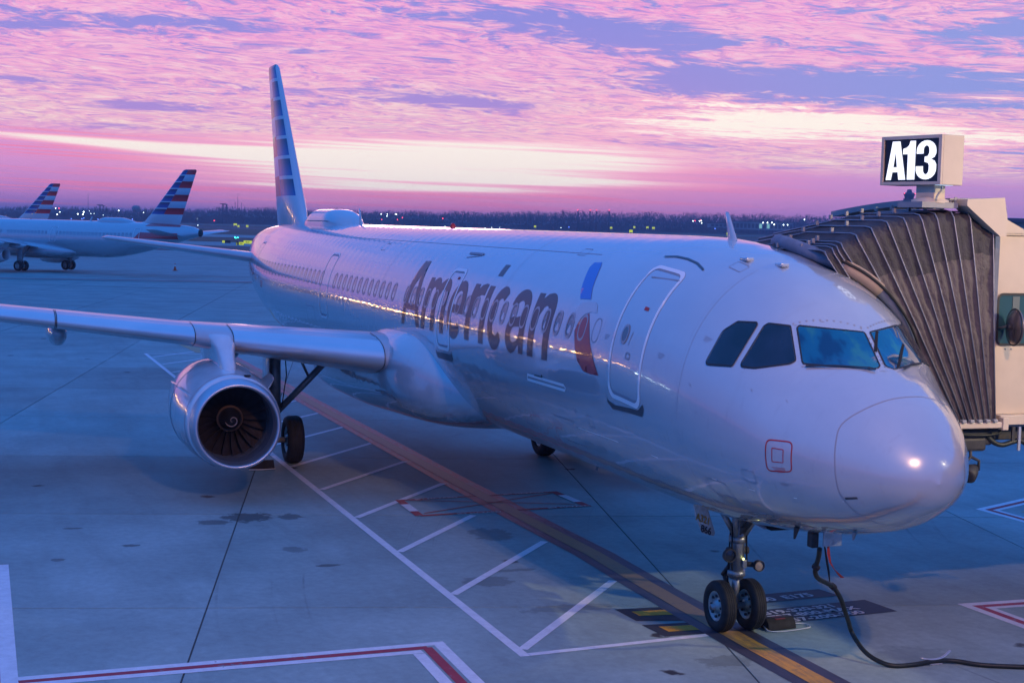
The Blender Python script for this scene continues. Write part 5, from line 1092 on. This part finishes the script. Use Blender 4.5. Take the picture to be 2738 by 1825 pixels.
bm = bmesh.new(); P = [(-.16, 0), (.16, 0), (.10, .15), (-.06, .17), (-.13, .10)]
a = [bm.verts.new((x, -.30, z + .006)) for x, z in P]; c2 = [bm.verts.new((x, .20, z + .006)) for x, z in P]; bm.faces.new(a); bm.faces.new(c2[::-1])
for i in range(5): bm.faces.new((a[i], a[(i + 1) % 5], c2[(i + 1) % 5], c2[i]))
bmesh.ops.recalc_face_normals(bm, faces=bm.faces); bevel(bm, .012); obj('block', bm, M['rubber'], ck); nbox('red_patch', (-.10, .03, -.13, .05, .150, .170), mat('dull_red_patch', (.16, .02, .025), .6), ck, .003)
ntube('rope', spline([(.0, .2, .05), (-.20, .22, .02), (-.28, .0, .02), (-.26, -.30, .02), (-.20, -.52, .02), (-.02, -.56, .02), (.02, -.42, .03), (.0, -.30, .06)], 6), .009, M['rope'], ck, 6)
c3 = thing('wheel_chock', 'dark wheel chock on the ground behind the big engine beside the main wheel', 'wheel chock', (21.2, 4.25, 0), .05)
bm = bmesh.new(); P = [(-.14, 0), (.14, 0), (.02, .2), (-.02, .2)]; a = [bm.verts.new((x, -.30, z + .006)) for x, z in P]; c2 = [bm.verts.new((x, .30, z + .006)) for x, z in P]; bm.faces.new(a); bm.faces.new(c2[::-1])
for i in range(4): bm.faces.new((a[i], a[(i + 1) % 4], c2[(i + 1) % 4], c2[i]))
bmesh.ops.recalc_face_normals(bm, faces=bm.faces); obj('block', bm, M['rubber'], c3, False); ntube('rope', [(-.2, -.3, .02), (-.25, 0, .02), (-.2, .35, .02)], .012, M['ysign'] if 0 else M['rope'], c3, 6)
# ------------------------------------------------------------------ the other two airliners
def copy_tree(o, parent=None):
    c = o.copy(); C.objects.link(c)
    if parent: c.parent = parent
    for ch in o.children: copy_tree(ch, c)
    return c
def far_plane(loc, rot, label):
    r = copy_tree(plane); r.location = loc; r.rotation_euler = (0, 0, rot); r['label'] = label
    for ch in list(r.children):       # the other side's windows and doors show here
        st_ = ch.name.split('.')[0]
        if st_ in ('cabin_window', 'door') and ch.data:
            c = copy_tree(ch, r); c.scale = (1, -1, 1)
            if st_ == 'cabin_window': c.material_slots[0].link = 'OBJECT'; c.material_slots[0].material = M['pane_far']
        elif st_ in ('title_letter', 'emblem_blue', 'emblem_head', 'emblem_red', 'power_plug', 'power_flap', 'flap_marking', 'stencil_note', 'fastener', 'wiper_arm'):
            for g in list(ch.children): bpy.data.objects.remove(g)
            bpy.data.objects.remove(ch)
    return r
hd = math.radians(43.6); h = Vector((math.cos(hd), math.sin(hd), 0)); mid = Vector((170.2, 2.5, 0)); p = mid + h * 21.98
far_plane((p.x, p.y, -.66), hd + PI, 'silver airliner with blue and red striped tail parked across the apron behind the long wing')
tp = at_d(160, 492, 250); hd = math.radians(63); h = Vector((math.cos(hd), math.sin(hd), 0)); p = Vector((tp.x, tp.y, 0)) + h * 43.8
far_plane((p.x, p.y, tp.z - 11.72), hd + PI, 'farthest airliner, only its striped tail and crown showing above the second one')
# ------------------------------------------------------------------ airfield furniture
cn = at_z(402 * 1.1641, 719.5, -.70); k = thing('traffic_cone', 'small orange traffic cone alone on the apron beyond the wing', 'traffic cone', (cn.x, cn.y, gz((cn - CAM).length)))
bm = bmesh.new(); lathe(bm, [(.04, .21), (.45, .10), (.95, .03), (.96, .001)], (0, 0, 0), 'z', 16); obj('cone_body', bm, M['cone'], k); nbox('cone_base', (-.32, .32, -.32, .32, 0, .05), M['cone'], k, .01)
bm = bmesh.new(); lathe(bm, [(.55, .088), (.75, .062)], (0, 0, 0), 'z', 16); obj('cone_band', bm, M['white'], k)
def taxi_sign(x0, x1, yb, yt, zb, parts, label):
    a = at_z(x0, yb, zb); d = (a - CAM).dot(Fv); b2 = at_d(x1, yb, d); t = at_d(x0, yt, d); w = (b2 - a).length; h = t.z - a.z; ang = math.atan2(b2.y - a.y, b2.x - a.x)
    r = thing('taxiway_sign', label, 'taxiway sign', (a.x, a.y, a.z), ang)
    nbox('sign_cabinet', (0, w, .0, .25, .12, h), M['black'], r); nbox('sign_leg', (.1, .16, .08, .16, -.4, .12), M['steelfar'], r); nbox('sign_leg', (w - .16, w - .1, .08, .16, -.4, .12), M['steelfar'], r)
    for u0, u1, mt, tx, tm in parts:
        f = nbox('sign_panel', (w * u0 + .03, w * u1 - .03, -.03, -.005, .16, h - .05), M[mt], r)
        if tx: text_obj('sign_lettering', tx, h * .7, (w * (u0 + u1) / 2 - .30 * h * len(tx) * .85, -.04, h * .28), (1, 0, 0), (0, 0, 1), M[tm], f, .02)
    return r
taxi_sign(594, 616, 650.5, 642.5, -1.5, [(0, .32, 'ysign', '1', 'black'), (.32, 1, 'black', '', 'black')], 'taxiway sign with a small yellow end and long dark panel')
taxi_sign(631, 652, 656, 646.5, -1.5, [(0, .36, 'black', 'J', 'ysign'), (.36, 1, 'ysign', 'N>', 'black')], 'taxiway sign with black J square and yellow arrow panel')
taxi_sign(651, 674, 652.5, 642.5, -1.5, [(0, 1, 'ysign', '<N>', 'black')], 'widest all yellow taxiway sign just left of the fuselage')
for n, (x, y, w_) in enumerate(((629, 602, 9), (637.5, 606.5, 5), (661, 606.5, 6), (1430.6, 607.5, 6), (1634, 611, 6), (1696, 609.5, 5), (1731, 610, 6), (1747, 611.5, 7), (1687, 621, 9), (1947, 627.5, 8))):
    z = far_z(*at_d(x, y, 800)[:2]) + .6; d0 = 800 if y < 615 else 560; P = at_d(x, y, d0); w = w_ / 4074 * d0; hh = max(w * .4, .9)
    bm = bmesh.new(); box(bm, -w / 2, w / 2, -.15, .15, 0, hh); bevel(bm, .05, 1); box(bm, -w * .4, -w * .34, -.05, .05, -.6, 0); box(bm, w * .34, w * .4, -.05, .05, -.6, 0)
    o = obj('distant_taxiway_sign', bm, M['ysign'], None, False); o.location = P; o.rotation_euler.z = YAW + PI / 2
    lab = (ORD[n] + ' from the left of three tiny yellow signs beyond the second tail' if x < 700 else ORD[n - 3] + ' from the left of the tiny yellow signs above the fuselage crown')
    tag(o, lab, 'taxiway sign', 'tiny yellow signs left of the tail' if x < 700 else 'tiny yellow signs above the fuselage')
lamps = {}
def lamp(x, y, d, mt, r, label, group, post=True):
    r *= .62; P = at_d(x, y, d); bm = bmesh.new(); lathe(bm, [(-r, .001), (-r * .7, r * .7), (0, r), (r * .7, r * .7), (r, .001)], (0, 0, 0), 'z', 8)
    if post:
        gzz = far_z(P.x, P.y) - P.z; 
        if gzz < -r - .3: tube(bm, [(0, 0, gzz), (0, 0, -r)], r * .12, 5, True, 1)
    o = obj('airfield_light', bm, M[mt], None, True, [M[mt], M['steelfar']]); o.location = P; lamps.setdefault(group, []).append((x, y, o)); return tag(o, label, 'light', group)
for x, y, r in ((148.7, 556.5, .7), (153, 573, .8), (160, 566.6, .6), (208, 572, .9), (223.7, 566.4, 1.0), (221.6, 573, .9), (243, 571, .4), (251.7, 571, .4), (317.6, 563, .8), (239, 564, .35), (276, 575, .35), (384, 568, .5), (528, 585, .4)):
    lamp(x, y, 1300, 'lamp_w', r, 'white light far behind the two striped tails', 'white lights behind the parked airliners')
for x, y in ((1019, 572.5), (1035.5, 572.5), (1057, 572), (1060, 573), (1034.6, 578)): lamp(x, y, 1300, 'lamp_w', .6, 'small white light against the trees right of the near tail', 'white lights right of the near tail')
for x, y in ((2040, 595.2), (2052, 595.2), (2064, 595.2), (2070, 600), (2095, 601), (2106, 601), (2151, 587)): lamp(x, y, 1240, 'lamp_w', .8, 'white light on the long low building left of the jet bridge', 'white lights on the low building')
for x, y in ((1853, 591), (1870, 591), (1875, 590), (1876, 596)): lamp(x, y, 1240, 'lamp_w', .7, 'white light among trees above the cockpit aerial', 'white lights left of the low building')
for x, y in ((157.8, 557), (1020.6, 587), (1062.7, 587), (1076, 582), (1183.8, 584), (1545, 561.7), (1578.8, 561.7), (1595, 561.7), (1629, 561.7), (1858, 590), (1873, 589), (573, 590)): lamp(x, y, 1300, 'lamp_r', .7, 'small red light on the horizon', 'red lights along the horizon')
for x, y in ((190.7, 584.6), (219, 585), (224, 583), (262, 586), (331, 585), (354, 586), (1521, 607), (1912, 611)): lamp(x, y, 1000, 'lamp_b', .45, 'blue taxiway light out on the airfield', 'blue taxiway lights')
for x, y in ((628, 634), (636, 635), (631, 636)): lamp(x, y, 470, 'lamp_g', .28, 'green taxiway light beyond the striped tail', 'green taxiway lights')
for x, y in ((529, 602), (1190, 605), (1297, 610), (1315, 608), (1336, 608), (1500, 609)): lamp(x, y, 640, 'lamp_w', .2, 'faint white ground light on the taxiway', 'faint taxiway lights')
for g_, L_ in lamps.items():
    for k_, (x, y, o) in enumerate(sorted(L_, key=lambda q_: q_[:2])): o['label'] = o['label'] + ', ' + ORD[k_] + ' from the left'
# red obstruction light masts
for i, x in enumerate((1545, 1578.8, 1595, 1629)):
    a = at_d(x, 562.5, 1300); zb = far_z(a.x, a.y); bm = bmesh.new(); tube(bm, [(0, 0, 0), (0, 0, a.z - zb)], [.9, .35], 6); tube(bm, [(-1.5, 0, a.z - zb - 1), (1.5, 0, a.z - zb - 1)], .25, 5)
    o = obj('approach_mast', bm, M['steelfar']); o.location = (a.x, a.y, zb); tag(o, ORD[i] + ' from the left of four slim masts with red lights above the fuselage', 'mast', 'row of red lit masts')
def tall_mast(x, yt, lab, w=1.2, lattice=True):
    a = at_d(x, yt, 1450); zb = far_z(a.x, a.y); H_ = a.z - zb; bm = bmesh.new()
    for s in (-1, 1): tube(bm, [(s * w, 0, 0), (s * .15, 0, H_)], .14, 5)
    n_ = 9
    for k in range(n_):
        u, v = k / n_, (k + 1) / n_; s = 1 if k % 2 else -1; tube(bm, [(s * w * (1 - u), 0, H_ * u), (-s * w * (1 - v), 0, H_ * v)], .10, 4)
    o = obj('lattice_mast', bm, M['steelfar']); o.location = (a.x, a.y, zb); return tag(o, lab, 'mast')
tall_mast(235.6, 518, 'tall thin radio mast between the two striped tails'); tall_mast(636, 518, 'thin radio mast just left of the near tail fin'); tall_mast(629, 540, 'short mast leaning close to the radio mast left of the near fin', .7); tall_mast(646, 541, 'short mast right of the radio mast beside the near fin', .7)
a = at_d(363.8, 549, 1450); zb = far_z(a.x, a.y); bm = bmesh.new(); hh = a.z - zb; tube(bm, [(0, 0, 0), (0, 0, hh - 5)], 1.0, 8); lathe(bm, [(hh - 7, 1), (hh - 5, 3.2), (hh - 2.5, 4.2), (hh - .5, 3), (hh, .01)], (0, 0, 0), 'z', 16); o = obj('water_tower', bm, M['far']); o.location = (a.x, a.y, zb); tag(o, 'small pale water tower on the skyline left of the second tail', 'water tower')
for x, yt, lab in ((272, 549, 'dark lattice gantry tower with side arms left of the water tower'), (601, 546, 'dark gantry tower on the skyline left of the radio mast')):
    a = at_d(x, yt, 1400); zb = far_z(a.x, a.y); H_ = a.z - zb; bm = bmesh.new()
    for sx in (-1, 1):
        for sy in (-1, 1): tube(bm, [(sx * 2, sy * 2, 0), (sx * 1.5, sy * 1.5, H_)], .3, 5)
    for kk in range(4): z_ = H_ * (kk + 1) / 4; box(bm, -2.6, 2.6, -2, 2, z_ - .5, z_)
    box(bm, -1, 4.5, -.3, .3, H_ + .2, H_ + .8); o = obj('gantry_tower', bm, M['steelfar']); o.location = (a.x, a.y, zb); o.rotation_euler.z = YAW + PI / 2; tag(o, lab, 'tower')
# checkered building far left
def building(name, x0, x1, yb, yt, d, label, cat, n, rows=1, lit=()):
    a = at_d(x0, yb, d); b2 = at_d(x1, yb, d); t = at_d(x0, yt, d); w = (b2 - a).length; h_ = max(t.z - a.z, 1.0); r = thing(name, label, cat, (a.x, a.y, a.z - .5), math.atan2(b2.y - a.y, b2.x - a.x))
    nbox('wall', (0, w, 0, 25, 0, h_ * .93 + .5), M['far'], r); nbox('roof', (-.4, w + .4, -.5, 25.5, h_ * .93 + .5, h_ + .5), M['fardark'], r)
    for k in range(n):
        for q_ in range(rows):
            u = w * (k + .15) / n; u1 = w * (k + .85) / n; z0 = .5 + h_ * (.12 + .8 * q_ / rows); z1 = .5 + h_ * (.12 + .8 * (q_ + .72) / rows); nbox('window', (u, u1, -.12, .02, z0, z1), M['farlit'] if (k, q_) in lit else M['fardark'], r)
    return r
building('low_building', 1900, 1955, 606, 596, 1350, 'small low building at the left end of the long terminal shed', 'building', 5)
building('terminal_building', 1957, 2120, 611, 590, 1250, 'long low pale building with dark bays and white lights left of the jet bridge', 'building', 16, 1, ((7, 0), (9, 0)))
building('equipment_shelter', 1180, 1206, 597.5, 592, 1100, 'tiny white shelter under a red light above the crown', 'building', 4)
r = thing('checkered_building', 'dark checkered building at the far left edge of the skyline', 'building', at_d(-12, 580, 1200)); r.rotation_euler.z = YAW + PI / 2 + .3
nbox('wall', (-1, 24, 0, 12, -4, 8), M['fardark'], r)
for k in range(12):
    for q_ in range(5):
        if (k + q_) % 2: nbox('check_panel', (k * 1.95, k * 1.95 + 1.9, -.1, .0, -2 + q_ * 1.9, -.1 + q_ * 1.9), M['far'], r)
# control tower behind the sign
a = at_d(2432, 506, 900); zb = far_z(a.x, a.y); hh = a.z - zb; r = thing('control_tower', 'airport control tower with red lights just left of the sign post', 'control tower', (a.x, a.y, zb))
bm = bmesh.new(); lathe(bm, [(0, 2.6), (hh - 7, 1.9)], (0, 0, 0), 'z', 12); obj('shaft', bm, M['far'], r)
bm = bmesh.new(); lathe(bm, [(hh - 8.0, 1.9), (hh - 6.8, 3.3), (hh - 5.4, 3.3)], (0, 0, 0), 'z', 12); obj('lower_deck', bm, M['fardark'], r); bm = bmesh.new(); lathe(bm, [(hh - 5.4, 2.5), (hh - 3.3, 3.2)], (0, 0, 0), 'z', 12); obj('cab_glass', bm, M['glassg'], r)
bm = bmesh.new(); lathe(bm, [(hh - 3.3, 3.4), (hh - 2.5, 3.4), (hh - 1.8, 1.6), (hh - .2, 1.3), (hh, .01)], (0, 0, 0), 'z', 12); obj('roof', bm, M['fardark'], r)
for s in (-1, 1): bm = bmesh.new(); lathe(bm, [(-.35, .01), (0, .35), (.35, .01)], Rv * s * 3.1 + Vector((0, 0, hh - 2.6)) - Vector((math.cos(YAW), math.sin(YAW), 0)) * 1.2, 'z', 8); obj('warning_light', bm, M['lamp_r'], r)
# neighbouring concourse roof at the right edge
a = at_d(2672, 628, 140); b2 = at_d(2800, 628, 140); t = at_d(2672, 584, 140); r = thing('concourse', 'blue grey concourse roof edge beyond the jet bridge at the right edge', 'building', (a.x, a.y, -.5), math.atan2(b2.y - a.y, b2.x - a.x)); zt = t.z + .5
nbox('wall', (.6, 30, 0, 18, 0, zt - 1.5), M['far'], r); nbox('roof', (-.3, 31, -1.2, 19, zt - .35, zt + .05), M['glassg'], r, .05); nbox('fascia', (.3, 30.5, -.6, -.2, zt - 1.5, zt - .35), M['far'], r)
bm = bmesh.new(); lathe(bm, [(-.1, .01), (0, .12), (.1, .01)], (2.9, -.8, zt - .7), 'z', 8); obj('wall_light', bm, M['lamp_w'], r); bm = bmesh.new(); lathe(bm, [(-.08, .01), (0, .1), (.08, .01)], (-.2, -.6, zt + .2), 'z', 8); obj('warning_light', bm, M['lamp_r'], r)
# ------------------------------------------------------------------ far trees
rg = random.Random(11); V = []; F = []
def interp(x, X, Y):
    for i in range(len(X) - 1):
        if x <= X[i + 1]: return Y[i] + (Y[i + 1] - Y[i]) * (x - X[i]) / (X[i + 1] - X[i])
    return Y[-1]
TX = [-300, 0, 120, 330, 460, 640, 800, 1000, 1300, 1500, 1788, 2000, 2300, 2700, 3000]; TY = [550, 551, 549, 556, 559, 552, 556, 561, 565, 562, 568, 570, 578, 588, 594]
px = -300
while px < 3000:
    for row in range(3):
        D = 1440 + row * 70 + rg.uniform(-25, 25); X_ = px + rg.uniform(-4, 4); P = at_d(X_, 600, D); zb = far_z(P.x, P.y); zt = at_d(X_, interp(X_, TX, TY) + rg.uniform(-3, 6) + 1.5 + 3 * math.sin(X_ * .011 + 1) * math.sin(X_ * .05) + (8 if row == 0 else 0), D).z
        h_ = max(zt - zb, 4); w_ = rg.uniform(.28, .42) * h_; k = len(V); V += [(P.x - .3, P.y, zb - 1), (P.x + .3, P.y, zb - 1), (P.x, P.y, zb + h_ * .7)]; F.append((k, k + 1, k + 2))
        for q_ in range(26):
            t = rg.uniform(.12, 1) ** .8; rr = w_ * math.sin(PI * min(t * .9 + .1, 1)) ** .6 * rg.uniform(.2, 1); an = rg.uniform(0, 6.28); c = Vector((P.x + rr * math.cos(an), P.y + rr * math.sin(an), zb + h_ * t)); l = rg.uniform(.9, 2.4) * (1.2 - .5 * t); dr = Vector((math.cos(an) * .5, math.sin(an) * .5, rg.uniform(.4, 1.3))) * l; sd_ = Rv * rg.uniform(.25, .8) * (1.25 - t)
            k = len(V); V += [tuple(c - dr - sd_), tuple(c - dr + sd_), tuple(c + dr)]; F.append((k, k + 1, k + 2))
    px += 3.6
o = obj('distant_trees', (V, F), M['twig'], None, False); tag(o, 'long line of bare winter trees along the horizon', 'trees', None, 'stuff')
V = []; F = []; px = -320; k0 = None      # undergrowth under the trees
while px < 3000:
    P = at_d(px, 600, 1430); zb = far_z(P.x, P.y); h_ = 4.5 + 2.5 * rg.random() + 2 * math.sin(px * .013); V += [(P.x, P.y, zb - 2), (P.x, P.y, zb + h_), (P.x + 60 * Fv.x, P.y + 60 * Fv.y, zb + h_ + 2)]
    if k0 is not None: F += [(k0, len(V) - 3, len(V) - 2, k0 + 1), (k0 + 1, len(V) - 2, len(V) - 1, k0 + 2)]
    k0 = len(V) - 3; px += 4
o = obj('distant_undergrowth', (V, F), M['twig'], None, False); tag(o, 'low dark undergrowth below the far trees', 'undergrowth', None, 'stuff')
# ------------------------------------------------------------------ stand floodlights on a mast by the terminal, just behind the viewer
FL = Vector((-15.5, 3.4, 16.6))
fm = thing('floodlight_mast', 'tall stand floodlight mast beside the terminal behind the viewer', 'floodlight mast', (FL.x - .9, FL.y, 0))
ntube('mast', [(0, 0, 0), (0, 0, 16.9)], [.16, .10], M['steelfar'], fm, 12); ntube('cross_arm', [(.1, -.5, 16.7), (.1, .5, 16.7)], .05, M['steelfar'], fm, 8)
for s in (-1, 1):
    hb = nbox('floodlight_head', (.15, .45, s * .42 - .2, s * .42 + .2, 16.55, 16.85), M['steelfar'], fm, .02)
for s in (-1, 1):
    ld = bpy.data.lights.new('floodlight', 'SPOT'); ld.energy = FLP; ld.color = (1.0, .50, .26); ld.shadow_soft_size = .16; ld.spot_size = math.radians(84); ld.spot_blend = 1.0
    lo = bpy.data.objects.new('floodlight', ld); C.objects.link(lo); lo.location = FL + Vector((.15, s * .42, -.1)); lo.rotation_euler = (Vector((14, -1.5, 0)) - lo.location).to_track_quat('-Z', 'Y').to_euler()
    lo.parent = fm; lo.matrix_parent_inverse = Matrix.Translation(-fm.location)

F2 = Vector((-9.5, -13.5, 10.5)); f2 = thing('bridge_floodlight', 'terminal floodlight on a short pole lighting the jet bridge from behind the viewer', 'floodlight', (F2.x - .4, F2.y, 0))
ntube('pole', [(0, 0, 0), (0, 0, 10.6)], [.12, .08], M['steelfar'], f2, 12); nbox('lamp_head', (.1, .36, -.18, .18, 10.45, 10.75), M['steelfar'], f2, .02)
ld = bpy.data.lights.new('bridge_lamp', 'SPOT'); ld.energy = FLB; ld.color = (1.0, .80, .50); ld.shadow_soft_size = .12; ld.spot_size = math.radians(46); ld.spot_blend = .8
lo = bpy.data.objects.new('bridge_lamp', ld); C.objects.link(lo); lo.location = F2; lo.rotation_euler = (Vector((3.4, -5.6, 5.2)) - F2).to_track_quat('-Z', 'Y').to_euler(); lo.parent = f2; lo.matrix_parent_inverse = Matrix.Translation(-f2.location)

# lit concourse out of frame to the left, seen only as sparkles mirrored in the fuselage
r = thing('lit_concourse', 'long concourse with lit windows far off to the left', 'building', (222, 40, -1.2), math.radians(84))
nbox('wall', (0, 160, 0, 20, 0, 3.4), M['fardark'], r); M['amber'] = mat('amber_yard_lamp', (.3, .2, .1), .5, emit=(1, .52, .16), estr=90.0); M['cool'] = mat('cool_yard_lamp', (.3, .3, .3), .5, emit=(.7, .95, 1), estr=70.0)
rq = random.Random(5)
for k in range(30):
    u = 4 + k * 5.2 + rq.uniform(-2, 2); z = 3.5 + rq.choice((0, 0, .8, 2.6)); nbox('yard_lamp', (u, u + rq.uniform(.5, 1.5), 20.02, 20.3, z, z + rq.uniform(.5, .9)), M['amber'] if k < 18 else M['cool'], r)
# ------------------------------------------------------------------ air
hm = bpy.data.materials.new('evening_haze'); hm.use_nodes = True; hn = hm.node_tree; hn.nodes.clear(); b = NB(hn)
pv = hn.nodes.new('ShaderNodeVolumePrincipled'); pv.inputs['Density'].default_value = HAZE; pv.inputs['Color'].default_value = (.84, .74, .92, 1); pv.inputs['Anisotropy'].default_value = .2
hn.links.new(pv.outputs[0], b.n('ShaderNodeOutputMaterial').inputs['Volume'])
bm = bmesh.new(); box(bm, -9400, 9400, -9400, 9400, -14, 36)
hz_ = obj('haze', bm, hm, None, False); hz_['kind'] = 'stuff'
